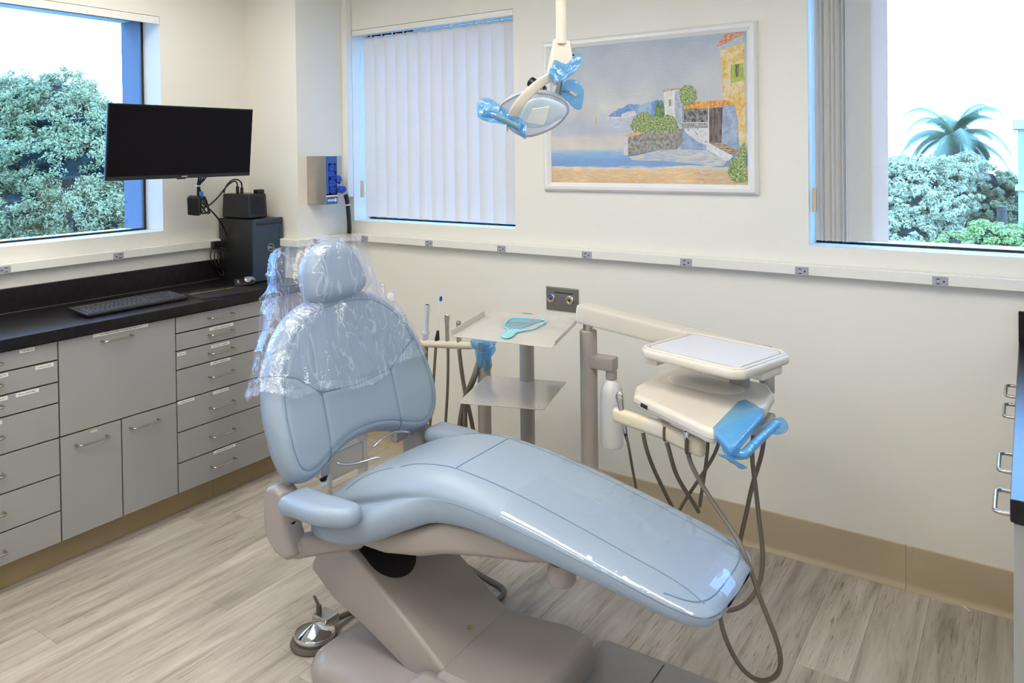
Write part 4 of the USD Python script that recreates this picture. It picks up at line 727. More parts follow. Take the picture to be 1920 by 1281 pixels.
# ================================================================ ceiling-hung dental light
A3 = lambda q: np.array(q, float)
LT = T['lamp']; LC, LN, LU, LV = A3(LT['cen']), A3(LT['n']), A3(LT['u']), A3(LT['v'])
LAMPSHELL = mat('frosted_lamp_shell', {'p': ('principled_bsdf', {'base_color': (0.72, 0.75, 0.82), 'roughness': 0.18, 'transmission_weight': 0.35, 'ior': 1.25}), 't': ('transparent_bsdf', {'color': (0.9, 0.93, 1.0)}), 'm': ('mix_closure', {'fac': 0.35})}, [('p.BSDF', 'm.closure1'), ('t.BSDF', 'm.closure2')], 'm.closure')
LENS = plain('lamp_lens', (0.62, 0.74, 0.86), 0.12, spec=0.8, coat=0.6, var=0.03)
MIRROR = plain('lamp_reflector', (0.80, 0.90, 0.96), 0.16, metal=0.55)
lampo = thing('dental_light', 'cream swing-arm dental light hanging from the ceiling in front of the painting', 'dental light', (2.44, -1.2, 2.62))
obj(lampo, 'pole', rod((2.441, -1.2, ZC - 0.0), (2.441, -1.2, 1.835), 0.0145, 20), CREAM, 40)
obj(lampo, 'ceiling_mount', lathe([(0, 0), (0.07, 0), (0.075, 0.006), (0.07, 0.035), (0.03, 0.05), (0, 0.05)], (2.441, -1.2, ZC + 0.005), (0, 0, -1), 28), CREAM, 40)
JU = np.array([0.828, 0.561, 0.0]); JN = np.array([0.561, -0.828, 0.0])
jp = A3(LT['joint']); j2 = [((q - jp[0]) @ JU, q[2] - jp[0][2]) for q in jp]
def thick(poly2, o, u, v, w, d, r, q=3):
    P = Polygon(poly2).buffer(-r*0.4).buffer(r*0.4, quad_segs=4)
    pts = []
    for k in range(q+1):
        a = k/q*math.pi/2; c = np.array(P.buffer(-r*(1-math.sin(a))).exterior.coords); h = d/2 - r*(1-math.cos(a))
        pts += [np.c_[c, np.full(len(c), h)], np.c_[c, np.full(len(c), -h)]]
    return place(hull(np.vstack(pts)), (o, u, v, w))
obj(lampo, 'joint_housing', thick(j2, jp[0], JU, (0, 0, 1), JN, 0.042, 0.008), CREAM, 40)
for a, b in ((0.012, -0.010), (0.052, -0.045), (0.004, -0.085)):
    obj(lampo, 'screw', lathe([(0, 0), (0.0028, 0), (0.0022, 0.0015), (0, 0.0016)], jp[0] + a*JU + np.array([0, 0, b]) + JN*0.0205, JN, 10), DARK, 40)
yk = smooth_path(T['lamp']['yoke'], 8); rr = []
for i, q in enumerate(yk):
    t = yk[min(i+1, len(yk)-1)] - yk[max(i-1, 0)]; t /= np.linalg.norm(t); w = LN - (LN @ t)*t; w /= np.linalg.norm(w); s = np.cross(t, w); hw = 0.013 if i > 2 else 0.010
    rr.append(np.array([q + s*a*hw + w*b*0.005 for a, b in ((-1, -0.5), (-0.7, -1), (0.7, -1), (1, -0.5), (1, 0.5), (0.7, 1), (-0.7, 1), (-1, 0.5))]))
obj(lampo, 'yoke', skin(rr), CREAM, 40)
kb = A3(LT['knob']); obj(lampo, 'tilt_knob', rod(kb[0] - LU*0.004, kb[1] + LU*0.012, 0.015, 18, 0.003), BLACKG, 40)
sh = spline_loop(A3(LT['shell']), 80)
m, _ = pillow(sh, 0.012, 0.055, 0.06, 0.006, frame=(LC, LU, LV, LN)); hd = obj(lampo, 'head_shell', m, LAMPSHELL, 60)
obj(hd, 'rim', tube([LC + a*LU + b*LV + 0.004*LN for a, b in np.vstack([sh, sh[:1]])], 0.0028, 8), plain('lamp_rim', (0.42, 0.43, 0.46), 0.25), True)
ln = spline_loop(A3(LT['lens']), 60); m, _ = pillow(ln, 0.006, 0.004, 0.02, 0.007, frame=(LC + 0.0105*LN, LU, LV, LN)); obj(lampo, 'lens', m, LENS, 60)
obj(lampo, 'reflector', thick(Polygon(A3(LT['bulb'])).buffer(0.004).exterior.coords, LC + 0.017*LN, LU, LV, LN, 0.003, 0.0012), MIRROR, 40, 'bright mirror patch seen in the lens')
obj(lampo, 'rear_bracket', hull(np.vstack([ball(2)*0.010 + A3(q) for q in ((2.425, -1.185, 1.742), (2.405, -1.165, 1.690))])), STEEL, 40)
obj(lampo, 'handle', tube(LT['hand'], 0.0105, 14, smooth=8), plain('teal_grip', (0.10, 0.24, 0.32), 0.4), True)
obj(lampo, 'handle', tube(LT['hand2'], 0.008, 12, smooth=8), CREAM, True)
obj(lampo, 'switch', rod(A3(LT['hand'][2]) + (0.0, -0.0, -0.030), A3(LT['hand'][2]) + (0, 0, -0.008), 0.004, 10), STEEL, 40)
def crumple(pts, amp, seed, th=0.0012, n=0.006, puff=0.006):
    """A limp film scrap spanning an outline of 3-D points: both faces, crumpled by noise."""
    p = A3(pts); c = p.mean(0); _, _, V = np.linalg.svd(p - c); u, v, w = V
    q = np.c_[(p-c) @ u, (p-c) @ v]; h = (p-c) @ w
    loop = spline_loop(q, 60); P = Polygon(loop).buffer(0); P = max(P.geoms, key=lambda g: g.area) if hasattr(P, 'geoms') else P
    lift = lambda a, b: (meshkit.noise(np.stack([np.asarray(a)*45, np.asarray(b)*45, np.full(np.shape(a), seed*3.1)], -1), seed) - 0.5)*amp*2 + (np.abs(meshkit.noise(np.stack([np.asarray(a)*90, np.asarray(b)*70, np.full(np.shape(a), seed*1.7)], -1), seed+4) - 0.5))*amp
    m, _ = pillow(list(P.exterior.coords)[:-1], puff, th, 0.02, n, bend=lift, frame=(c, u, v, w if np.dot(np.cross(u, v), w) > 0 else -w)); return m
obj(None, 'barrier_film', crumple(LT['f1'], 0.012, 3), BLUEFILM, True, 'blue plastic film wrapped on the left handle of the dental light', cat='plastic film')
obj(None, 'barrier_film', crumple(LT['f2'], 0.010, 5), BLUEFILM, True, 'pale blue film flag on the rear handle of the dental light', cat='plastic film')
obj(None, 'barrier_film', crumple(LT['f3'], 0.016, 9, puff=0.014), BLUEFILM, True, 'crumpled blue film knotted round the dental light arm joint', cat='plastic film')

# ================================================================ delivery unit
Uq = {k: A3(v) for k, v in T['u'].items()}
du = thing('delivery_unit', 'cream dental delivery unit on a post with a work tray and hanging hoses', 'delivery unit', (2.163, -0.55, 0.31))
obj(du, 'post', rod((2.163, -0.55, 0.31), (2.163, -0.55, 0.905), 0.031, 28, 0.004), POSTM, 40)
obj(du, 'support_arm', [hull(np.vstack([ball(3)*0.026 + A3(q) for q in ((2.163, -0.55, 0.335), (2.10, -1.0, 0.40))])), rod((2.10, -1.0, 0.37), (2.10, -1.0, 0.435), 0.03, 20, 0.004)], POSTM, 40)
obj(du, 'post_neck', rod((2.163, -0.55, 0.90), (2.163, -0.55, 0.94), 0.019, 24), STEEL, 40)
a0, a1 = A3((2.128, -0.55, 0.966)), A3((2.80, -0.565, 0.893)); ad = (a1-a0)/np.linalg.norm(a1-a0); au, av = frame_of(ad)
sec = [(-0.026, -0.033), (0.026, -0.033), (0.026, 0.033), (-0.026, 0.033)]
obj(du, 'flex_arm', hull(np.vstack([ball(2)*0.012 + e + au*x + av*y for e in (a0 + ad*0.012, a1) for x, y in [(sx*0.024, sy*0.0225) for sx in (-1, 1) for sy in (-1, 1)]])), CREAM, 40)
obj(du, 'arm_column', [rod((2.801, -0.575, 0.79), (2.801, -0.575, 0.875), 0.023, 22, 0.003), rod((2.801, -0.575, 0.87), (2.801, -0.575, 0.935), 0.0165, 20, 0.001)], POSTM, 40)
obj(du, 'bottle_bracket', hull(np.vstack([ball(2)*0.008 + A3((x, -0.55 + y, z)) for x in (2.180, 2.262) for y in (-0.018, 0.018) for z in (0.780, 0.812)])), PUTTY, 40)
obj(du, 'bottle_socket', rod((2.253, -0.55, 0.775), (2.253, -0.55, 0.742), 0.020, 22, 0.002), PUTTY, 40)
BOTTLE = plain('frosted_bottle', (0.74, 0.74, 0.73), 0.35, var=0.01)
obj(None, 'water_bottle', lathe([(0, 0.0), (0.030, 0.0), (0.037, 0.004), (0.0395, 0.014), (0.0395, 0.185), (0.037, 0.205), (0.028, 0.226), (0.0175, 0.238), (0.0165, 0.2405), (0, 0.2405)], (2.253, -0.55, 0.5005), (0, 0, 1), 36), BOTTLE, 40, 'frosted white plastic bottle screwed under the delivery unit bracket', cat='bottle')
# tray
RT = math.radians(-15); TU, TV = np.array([math.cos(RT), math.sin(RT), 0]), np.array([-math.sin(RT), math.cos(RT), 0]); TC = A3((2.705, -0.775, 0))
TF = (TC, TU, TV, (0, 0, 1))
tray_out = Polygon([(-0.178, -0.118), (-0.150, -0.145), (0.150, -0.145), (0.178, -0.120), (0.178, 0.110), (0.150, 0.140), (-0.150, 0.140), (-0.178, 0.115)]).buffer(-0.02).buffer(0.02, quad_segs=5)
obj(du, 'tray', slab(list(tray_out.exterior.coords), 0.926, 0.956, 0.012, 4, TF), CREAM, 40)
o = tray_out.buffer(-0.012).exterior.coords; obj(du, 'tray_rim', tube([TC + a*TU + b*TV + np.array([0, 0, 0.9535]) for a, b in o], 0.0065, 8), CREAM, True)
MAT = plain('tray_mat', (0.62, 0.63, 0.67), 0.3, var=0.01, coat=0.3)
mt = tray_out.buffer(-0.030).buffer(0.006, quad_segs=5); obj(du, 'tray_mat', slab(list(mt.exterior.coords), 0.9545, 0.9575, 0.0012, 2, TF), MAT, 40)
obj(du, 'tray_groove', tube([TC + a*TU + b*TV + np.array([0, 0, 0.9566]) for a, b in mt.buffer(0.0016).exterior.coords], 0.0012, 6), PUTTY, True)
obj(du, 'tray_bracket', rbox(-0.03, -0.035, 0.900, 0.03, 0.035, 0.927, 0.008), CREAM, 40) if False else None
for a, b in ((-0.145, -0.06), (0.150, 0.03)):
    obj(du, 'tray_bracket', place(rbox(a - 0.028, b - 0.055, 0.902, a + 0.022, b + 0.055, 0.928, 0.008), (TC, TU, TV, (0, 0, 1))), CREAM, 40)
obj(du, 'tray_stem', rod(TC + 0.02*TU + 0.10*TV + np.array([0, 0, 0.82]), TC + 0.02*TU + 0.10*TV + np.array([0, 0, 0.928]), 0.030, 24, 0.003), POSTM, 40)
# control head
hp = Polygon([(a, b) for a, b, _ in T['headpoly']]); hp = hp.convex_hull.buffer(-0.012).buffer(0.012, quad_segs=5)
obj(du, 'control_head', slab(list(hp.exterior.coords), 0.796, 0.835, 0.014, 4), CREAM, 40)
obj(du, 'head_seam', tube([(a, b, 0.812) for a, b in hp.buffer(0.0002).exterior.coords], 0.0012, 6), PUTTY, True)
obj(du, 'head_hump', hull(np.vstack([ball(3)*A3((0.09, 0.07, 0.016)) + A3((2.70, -0.74, 0.832)), ball(3)*A3((0.09, 0.07, 0.016)) + A3((2.62, -0.72, 0.832))])), CREAM, 60)
obj(du, 'head_block', rbox(2.80, -0.83, 0.742, 2.862, -0.70, 0.775, 0.006), POSTM, 40)
obj(du, 'gauge_window', place(cbox(-0.016, -0.006, -0.001, 0.016, 0.006, 0.0015, 0.001), (A3((2.561, -0.9585, 0.814)), A3((0.866, -0.5, 0)), A3((0, 0, 1)), A3((-0.5, -0.866, 0)))), BLACK, False)
B0, B1, B2, B3 = Uq['bar']
def capsule(p, q, r, dz=0.008): return hull(np.vstack([ball(3)*r + e + A3((0, 0, s*dz)) for e in (p, q) for s in (-1, 1)]))
obj(du, 'holder_bar', capsule(B0, B1 - (B1-B0)*0.08, 0.0155), IVORY, 40)
obj(du, 'holder_bar', capsule(B2 + (B3-B2)*0.12, B3, 0.0165), IVORY, 40)
obj(du, 'holder_hub', [capsule((B1+B2)/2 + A3((-0.022, 0.004, 0)), (B1+B2)/2 + A3((0.022, -0.006, 0)), 0.0165)], CREAM, 40)
obj(du, 'holder_neck', hull(np.vstack([ball(3)*0.014 + A3(q) for q in ((2.602, -0.945, 0.768), (2.655, -0.88, 0.800))])), CREAM, 40)
for q, bz in ((Uq['hoseB'][0], 0.757), (Uq['hoseC'][0], 0.752), (Uq['hoseD'][0], 0.742)):
    obj(du, 'holder_notch', tube([A3((q[0], q[1] - 0.012, bz + 0.018)), A3((q[0], q[1] - 0.0165, bz)), A3((q[0], q[1] - 0.012, bz - 0.020))], 0.0052, 8, smooth=4), plain('notch_dark', (0.10, 0.075, 0.05), 0.6), True)
# touch pad and its handle
pp_ = Polygon([(a, b) for a, b, _ in T['pad']]).buffer(-0.010).buffer(0.006, quad_segs=4)
PADM = plain('pad_face', (0.34, 0.58, 0.70), 0.35)
obj(du, 'touch_pad', slab(list(pp_.exterior.coords), 0.816, 0.831, 0.005, 3), PADM, 40)
obj(du, 'pad_panel', slab(list(pp_.buffer(-0.018).exterior.coords), 0.8300, 0.8322, 0.0008, 2), plain('pad_panel', (0.42, 0.62, 0.70), 0.3), 40)
hh = A3(T['padh']); obj(du, 'pad_handle', tube(np.vstack([[(2.85, -1.09, 0.812)], hh]), 0.0095, 12, smooth=6), PADM, True)
# films on it
fp_ = Polygon([(a, b) for a, b, _ in T['pad']]).buffer(0.002, quad_segs=4)
m = slab(list(fp_.exterior.coords), 0.812, 0.8365, 0.006, 3); m = m.subdivide().subdivide(); nz = meshkit.noise(m.vertices*70, 4) - 0.5; m.vertices += np.c_[nz*0.001, nz*0.0015, nz*0.002]
hm_ = tube(np.vstack([[(2.85, -1.095, 0.812)], hh]), 0.0125, 16, smooth=8); nz = meshkit.noise(hm_.vertices*90, 6) - 0.5; hm_.vertices += np.c_[nz, nz, nz]*0.004
obj(None, 'barrier_film', [m, hm_, crumple(T['padflag'], 0.006, 12), crumple([(2.84, -1.14, 0.80), (2.88, -1.15, 0.795), (2.905, -1.12, 0.775), (2.89, -1.10, 0.76), (2.85, -1.11, 0.78)], 0.006, 14)], BLUEFILM, 60, 'blue plastic film wrapped over the touch pad and handle of the delivery unit', cat='plastic film')
# handpieces in the holder, each with its hose
def instrument(name, label, cat, hose, r=0.0052): 
    t = thing(name, label, cat, hose[0]); obj(t, 'hose', tube(hose, r, 10, smooth=8), HOSE, True); return t
t = instrument('air_syringe', 'chrome air-water syringe standing leftmost in the delivery unit holder', 'syringe', Uq['hoseA'], 0.0042)
s0, s1, s2 = Uq['syr']
obj(t, 'body', tube([s2, s2*0.5 + s1*0.5, s1, s0*0.6 + s1*0.4, s0], [0.0062, 0.0075, 0.0082, 0.0095, 0.0118], 16), STEEL, True)
obj(t, 'head', hull(np.vstack([ball(2)*0.0115 + s0, ball(2)*0.009 + s0 + A3((0.006, -0.004, 0.006))])), CHROME, 60)
obj(t, 'button', lathe([(0, 0), (0.004, 0), (0.004, 0.003), (0, 0.004)], s0 + A3((0.006, -0.011, -0.010)), (0.4, -0.9, 0), 12), STEEL, 40)
obj(t, 'collar', tube([Uq['hoseA'][0], Uq['hoseA'][0]*0.4 + Uq['hoseA'][1]*0.6], [0.0058, 0.0045], 10), BLACK, True)
for k, (nm, txt) in enumerate((('hoseB', 'taupe handpiece hose second from the left in the delivery unit holder'), ('hoseC', 'taupe handpiece hose second from the right in the delivery unit holder'))):
    h = Uq[nm]; t = instrument('handpiece_hose', txt, 'handpiece hose', h, 0.0062)
    obj(t, 'coupling', rod(h[0] + A3((0, 0, 0.0)), h[0] + A3((-0.002, 0.002, 0.042)), 0.0062, 14), CHROME, 40)
    obj(t, 'coupling_hole', rod(h[0] + A3((-0.002, 0.002, 0.0415)), h[0] + A3((-0.002, 0.002, 0.0426)), 0.0042, 12, 0.0002), DARK, 40)
h = Uq['hoseD']; t = instrument('handpiece_hose', 'long taupe handpiece hose that loops down past the foot of the chair', 'handpiece hose', h, 0.0062)
e = Uq['tips'][4] - h[0]; e /= np.linalg.norm(e)
obj(t, 'coupling', tube([h[0], h[0] + e*0.055], [0.0070, 0.0082], 16), CHROME, True)
obj(t, 'coupling_hole', rod(h[0] + e*0.0548, h[0] + e*0.0556, 0.0055, 12, 0.0002), DARK, 40)
for nm, txt in (('hoseE', 'taupe supply hose hanging in a loop behind the chair foot'), ('hoseF', 'straight taupe supply hose crossing behind the looped one'), ('hoseG', 'taupe supply hose slanting left under the control head'), ('hoseH', 'taupe supply hose dropping straight under the control head')):
    p = Uq[nm].copy(); p = np.vstack([p[:1] + A3((-0.004, 0.004, 0.035)), p]); obj(du, 'supply_hose', tube(p, 0.0064 if nm in ('hoseE', 'hoseF') else 0.0052, 10, smooth=8), HOSE, True)

# ================================================================ assistant's stand
st = thing('instrument_stand', 'greige two-shelf stand with a flanged top tray beside the chair', 'stand', (1.847, -0.47, 0))
obj(st, 'post', rod((1.847, -0.47, 0.0), (1.847, -0.47, 0.912), 0.029, 28, 0.002), POSTM, 40)
obj(st, 'foot', lathe([(0, 0), (0.12, 0), (0.12, 0.010), (0.04, 0.018), (0.031, 0.04), (0, 0.04)], (1.847, -0.47, 0), (0, 0, 1), 28), POSTM, 40)
tp = A3(T['traypoly'])[:, :2]; lp_ = A3(T['lowpoly'])[:, :2]
obj(st, 'top_tray', slab(list(Polygon(tp).buffer(-0.004).buffer(0.004, quad_segs=4).exterior.coords), 0.912, 0.915, 0.0012, 2), SHELF, 40)
def flange(p, q, inset0, inset1, h=0.020, lean=0.006):
    p, q = A3((*p, 0.9135)), A3((*q, 0.9135)); d = (q-p)/np.linalg.norm(q-p); o = np.cross(d, (0, 0, 1)); p2, q2 = p + d*inset0, q - d*inset1
    c = A3((*tp.mean(0), 0.9135)); o = o if (o @ (p-c)) > 0 else -o
    return hull(np.array([x + o*k + A3((0, 0, z)) for x in (p2, q2) for k, z in ((0, 0), (0.0016, 0), (lean, h), (lean + 0.0016, h))]))
obj(st, 'flange', flange(tp[3], tp[0], 0.012, 0.004), SHELF, False); obj(st, 'flange', flange(tp[2], tp[3], 0.004, 0.016), SHELF, False); obj(st, 'flange', flange(tp[1], tp[2], 0.02, 0.004), SHELF, False)
obj(st, 'lower_shelf', slab(list(Polygon(lp_).buffer(-0.012).buffer(0.012, quad_segs=4).exterior.coords), 0.651, 0.655, 0.0016, 2), plain('greige_shelf_dark', (0.46, 0.41, 0.36), 0.13, var=0.02, coat=0.5), 40)
lc = lp_.mean(0)
for k in range(4):
    q = lp_[k]*0.86 + lc*0.14; obj(st, 'screw', lathe([(0, 0), (0.0035, 0), (0.003, 0.0012), (0, 0.0016)], (*q, 0.655), (0, 0, 1), 10), STEEL, 40)
    q = tp[k]*0.86 + tp.mean(0)*0.14; obj(st, 'screw', lathe([(0, 0), (0.003, 0), (0.0025, 0.001), (0, 0.0014)], (*q, 0.915), (0, 0, 1), 10), STEEL, 40)
obj(st, 'shelf_bracket', [cbox(1.83, -0.50, 0.640, 1.865, -0.445, 0.651, 0.002), cbox(1.825, -0.54, 0.900, 1.87, -0.455, 0.912, 0.002)], POSTM, False)
# mouth mirror tool lying on the tray
mp = A3(T['mir'])[:, :2]
CYAN = plain('aqua_plastic', (0.22, 0.66, 0.76), 0.25, var=0.04, coat=0.4)
CYANT = film('aqua_sheet', (0.5, 0.9, 1.0), 0.35, (0.40, 0.70, 0.85), rough=0.08, bump=0.1, clear=(0.62, 0.88, 0.95))
mo = thing('mouth_retractor', 'pale aqua loop-shaped mouth mirror lying on the top tray', 'mouth mirror', (*mp.mean(0), 0.9158))
loopm = spline_loop(mp, 90)
obj(mo, 'rim', tube([(a, b, 0.9190) for a, b in np.vstack([loopm, loopm[:1]])], 0.0028, 8), CYAN, True)
web = Polygon(loopm).buffer(-0.0005).intersection(shapely.box(-9, -9, float(np.quantile(loopm[:, 0], 0.52)), 9)); web = max(web.geoms, key=lambda g: g.area) if hasattr(web, 'geoms') else web
obj(mo, 'web', prism(list(web.exterior.coords), 0.0012, (A3((0, 0, 0.9172)), (1, 0, 0), (0, 1, 0), (0, 0, 1))), CYANT, False)
hnd = Polygon(loopm).intersection(Polygon([(1.90, -1.2), (1.90, -0.5), (2.0, -0.5), (2.0, -1.2)])) if False else Polygon(spline_loop(mp[[0, 1, 2, 3, 4, 14, 15]], 50)).buffer(0)
hnd = max(hnd.geoms, key=lambda g: g.area) if hasattr(hnd, 'geoms') else hnd
obj(mo, 'handle', prism(list(hnd.exterior.coords), 0.003, (A3((0, 0, 0.9178)), (1, 0, 0), (0, 1, 0), (0, 0, 1))), CYAN, False)
# suction arm
sa = thing('suction_stand', 'greige post with an ivory holder bar for the suction tools', 'stand', (1.625, -0.45, 0))
obj(sa, 'post', rod((1.625, -0.45, 0.0), (1.625, -0.45, 0.735), 0.0275, 26, 0.002), POSTM, 40)
obj(sa, 'foot', lathe([(0, 0), (0.09, 0), (0.09, 0.010), (0.04, 0.018), (0.029, 0.04), (0, 0.04)], (1.625, -0.45, 0), (0, 0, 1), 28), POSTM, 40)
obj(sa, 'post_collar', lathe([(0.0278, -0.006), (0.0286, -0.005), (0.0286, 0.0), (0.0278, 0.001)], (1.625, -0.45, 0.66), (0, 0, 1), 26), POSTM, 40)
ai = Uq['ai']; obj(sa, 'holder_bar', [hull(np.vstack([ball(3)*0.0165 + ai[9] + A3((0.006, 0, 0)), ball(3)*0.0165 + ai[10]])), tube([ai[10], ai[10]*0.85 + ai[11]*0.15, ai[11]], [0.0165, 0.0135, 0.0125], 18)], IVORY, 50)
obj(sa, 'swivel_cap', rod((1.625, -0.45, 0.733), (1.625, -0.45, 0.774), 0.024, 24, 0.004), POSTM, 40)
bm_ = lathe([(0.033, -0.085), (0.030, -0.06), (0.031, -0.03), (0.036, -0.008), (0.052, 0.016), (0.056, 0.021), (0.050, 0.025), (0.0, 0.027)], (1.625, -0.45, 0.752), (0, 0, 1), 40)
nz = meshkit.noise(bm_.vertices*60, 3) - 0.5; bm_.vertices += np.c_[nz, nz, nz*2]*0.010
obj(None, 'barrier_film', [bm_, crumple([(1.66, -0.47, 0.775), (1.695, -0.47, 0.765), (1.675, -0.47, 0.715), (1.655, -0.475, 0.69), (1.65, -0.475, 0.73)], 0.008, 21)], BLUEFILM, 60, 'blue plastic film tied over the top of the suction post', cat='plastic film')
LILAC = plain('lilac_white', (0.60, 0.60, 0.68), 0.3)
def sa_tool(name, label, cat, hose, r): 
    t = thing(name, label, cat, hose[0]); obj(t, 'hose', tube(hose, r, 10, smooth=8), HOSE, True); return t
z_ = lambda p, dz: A3(p) + A3((0, 0, dz))
t = sa_tool('suction_tool', 'white waisted suction handle at the left end of the suction bar', 'suction tool', Uq['aA'], 0.0135)
b = A3((ai[0][0], -0.45, 0.737)); t_ = ai[1] - ai[0]; L = np.linalg.norm(t_)
obj(t, 'barrel', lathe([(0.010, 0), (0.0125, 0.006), (0.0125, 0.022), (0.0165, 0.030), (0.0165, 0.036), (0.0125, 0.042), (0.0115, 0.07), (0.0098, 0.10), (0.0105, 0.13), (0.0118, 0.153), (0.0098, 0.156), (0, 0.156)], b, (0.10, 0, 1), 22), LILAC, 40)
obj(t, 'bore', lathe([(0, 0), (0.0075, 0), (0.0075, 0.001), (0, 0.001)], b + A3((0.0155, 0, 0.1555)), (0.10, 0, 1), 16), DARK, 40)
t = sa_tool('saliva_ejector', 'thin clear saliva ejector with a bright blue tip', 'saliva ejector', Uq['aB'], 0.0062)
CLEARP = mat('clear_tube', {'p': ('principled_bsdf', {'base_color': (0.85, 0.86, 0.9), 'roughness': 0.15}), 't': ('transparent_bsdf', {}), 'm': ('mix_closure', {'fac': 0.45})}, [('p.BSDF', 'm.closure1'), ('t.BSDF', 'm.closure2')], 'm.closure')
ax = ai[4] - ai[2]; ax /= np.linalg.norm(ax)
obj(t, 'valve', lathe([(0.0075, 0), (0.0105, 0.008), (0.0105, 0.014), (0.0075, 0.034), (0.0055, 0.05), (0, 0.05)], ai[2] + A3((0, 0, -0.003)), ax, 18), BLACK, 40, 'black valve')
obj(t, 'straw', rod(ai[2] + ax*0.045, ai[4] - ax*0.014, 0.0036, 12, 0.0002), CLEARP, 40)
obj(t, 'tip', rod(ai[4] - ax*0.020, ai[4], 0.0058, 14, 0.001), plain('cobalt_tip', (0.01, 0.08, 0.52), 0.35), 40, 'bright blue tip')
t = sa_tool('air_syringe', 'short chrome syringe standing between the saliva ejector and the tray', 'syringe', Uq['aC'], 0.0062)
obj(t, 'body', tube([ai[5] + A3((0, 0, -0.012)), ai[5]*0.5 + ai[6]*0.5, ai[6]], [0.0085, 0.0085, 0.0115], 16), STEEL, True)
obj(t, 'head', hull(np.vstack([ball(2)*0.012 + ai[6], ball(2)*0.008 + ai[6] + A3((0.012, -0.006, 0.004))])), CHROME, 60)
t = sa_tool('suction_tool', 'short chrome suction socket hidden behind the tray flange', 'suction tool', Uq['aD'], 0.0088)
obj(t, 'barrel', rod(ai[7] + A3((0, 0, -0.012)), ai[8], 0.0105, 18, 0.0015), STEEL, 40)
obj(t, 'bore', rod(ai[8] + A3((0, 0, -0.0002)), ai[8] + A3((0, 0, 0.0008)), 0.0075, 14, 0.0002), DARK, 40)
for nm, txt, r in (('aE', 'thick taupe suction hose leaning from the suction post to the floor', 0.0125), ('aF', 'taupe suction hose behind the leaning one under the lower shelf', 0.010)):
    obj(sa, 'supply_hose', tube(Uq[nm], r, 12, smooth=8), HOSE, True)

# ================================================================ foot control
fc = thing('foot_control', 'round chrome foot control disc on the floor left of the chair base', 'foot control', (1.60, -1.35, 0))
FC = A3((1.597, -1.345, 0))
FC = A3((1.593, -1.337, 0))
obj(fc, 'rubber_base', lathe([(0, 0), (0.072, 0), (0.074, 0.006), (0.070, 0.014), (0, 0.014)], FC + A3((0.002, -0.006, 0)), (0, 0, 1), 40), RUBBER, 40)
obj(fc, 'disc_rim', lathe([(0.05, 0.013), (0.060, 0.014), (0.064, 0.019), (0.065, 0.029), (0.062, 0.034), (0.05, 0.036), (0, 0.036)], FC, (0, 0, 1), 48), CHROME, 40)
obj(fc, 'disc', lathe([(0.0615, 0.0345), (0.058, 0.038), (0.045, 0.0440), (0.03, 0.0505), (0.01, 0.0585), (0, 0.061)], FC, (0, 0, 1), 48), CHROME, 60)
obj(fc, 'housing', rbox(1.545, -1.310, 0.012, 1.615, -1.250, 0.058, 0.008), STEEL, 40)
obj(fc, 'toggle_post', rod((1.560, -1.290, 0.055), (1.560, -1.290, 0.082), 0.009, 14), RUBBER, 40)
obj(fc, 'toggle', tube([(1.560, -1.290, 0.080), (1.548, -1.292, 0.098), (1.540, -1.293, 0.108)], [0.004, 0.005, 0.0035], 10), RUBBER, True)
obj(fc, 'tube', tube([(1.60, -1.262, 0.03), (1.595, -1.22, 0.022), (1.60, -1.13, 0.010), (1.615, -0.98, 0.010), (1.64, -0.80, 0.010), (1.70, -0.735, 0.010), (1.79, -0.75, 0.010), (1.90, -0.773, 0.010), (1.945, -0.79, 0.010), (1.962, -0.825, 0.010), (1.955, -0.88, 0.012), (1.95, -0.925, 0.016)], 0.0095, 10, smooth=8), HOSE, True)
# ================================================================ painting
pt = thing('painting', 'framed oil painting of a seaside house and blue bay', 'painting', (2.13, -0.03, 1.70))
X0, X1, Z0, Z1 = 1.655, 2.618, 1.368, 2.042
FRAMEP = [(0, 0), (0.004, 0.014), (0.012, 0.022), (0.024, 0.024), (0.032, 0.018), (0.040, 0.012), (0.043, 0.0)]   # (inwards, out of the wall)
WHITEF = plain('white_frame', (0.80, 0.80, 0.78), 0.35, var=0.01)
cor = [(X0, Z0), (X1, Z0), (X1, Z1), (X0, Z1)]
for k in range(4):
    (xa, za), (xb, zb) = cor[k], cor[(k+1) % 4]; d = np.array([xb-xa, zb-za]); d /= np.linalg.norm(d); n = np.array([-d[1], d[0]])
    rings = []
    for (x, z), s in (((xa, za), 1), ((xb, zb), -1)):
        rings.append(np.array([(x + n[0]*i + d[0]*(i + 0.0002)*s, -0.001 - o, z + n[1]*i + d[1]*(i + 0.0002)*s) for i, o in FRAMEP]))
    m = skin(rings); m.invert() if m.volume < 0 else None
    obj(pt, 'frame_rail', m, WHITEF, 30)
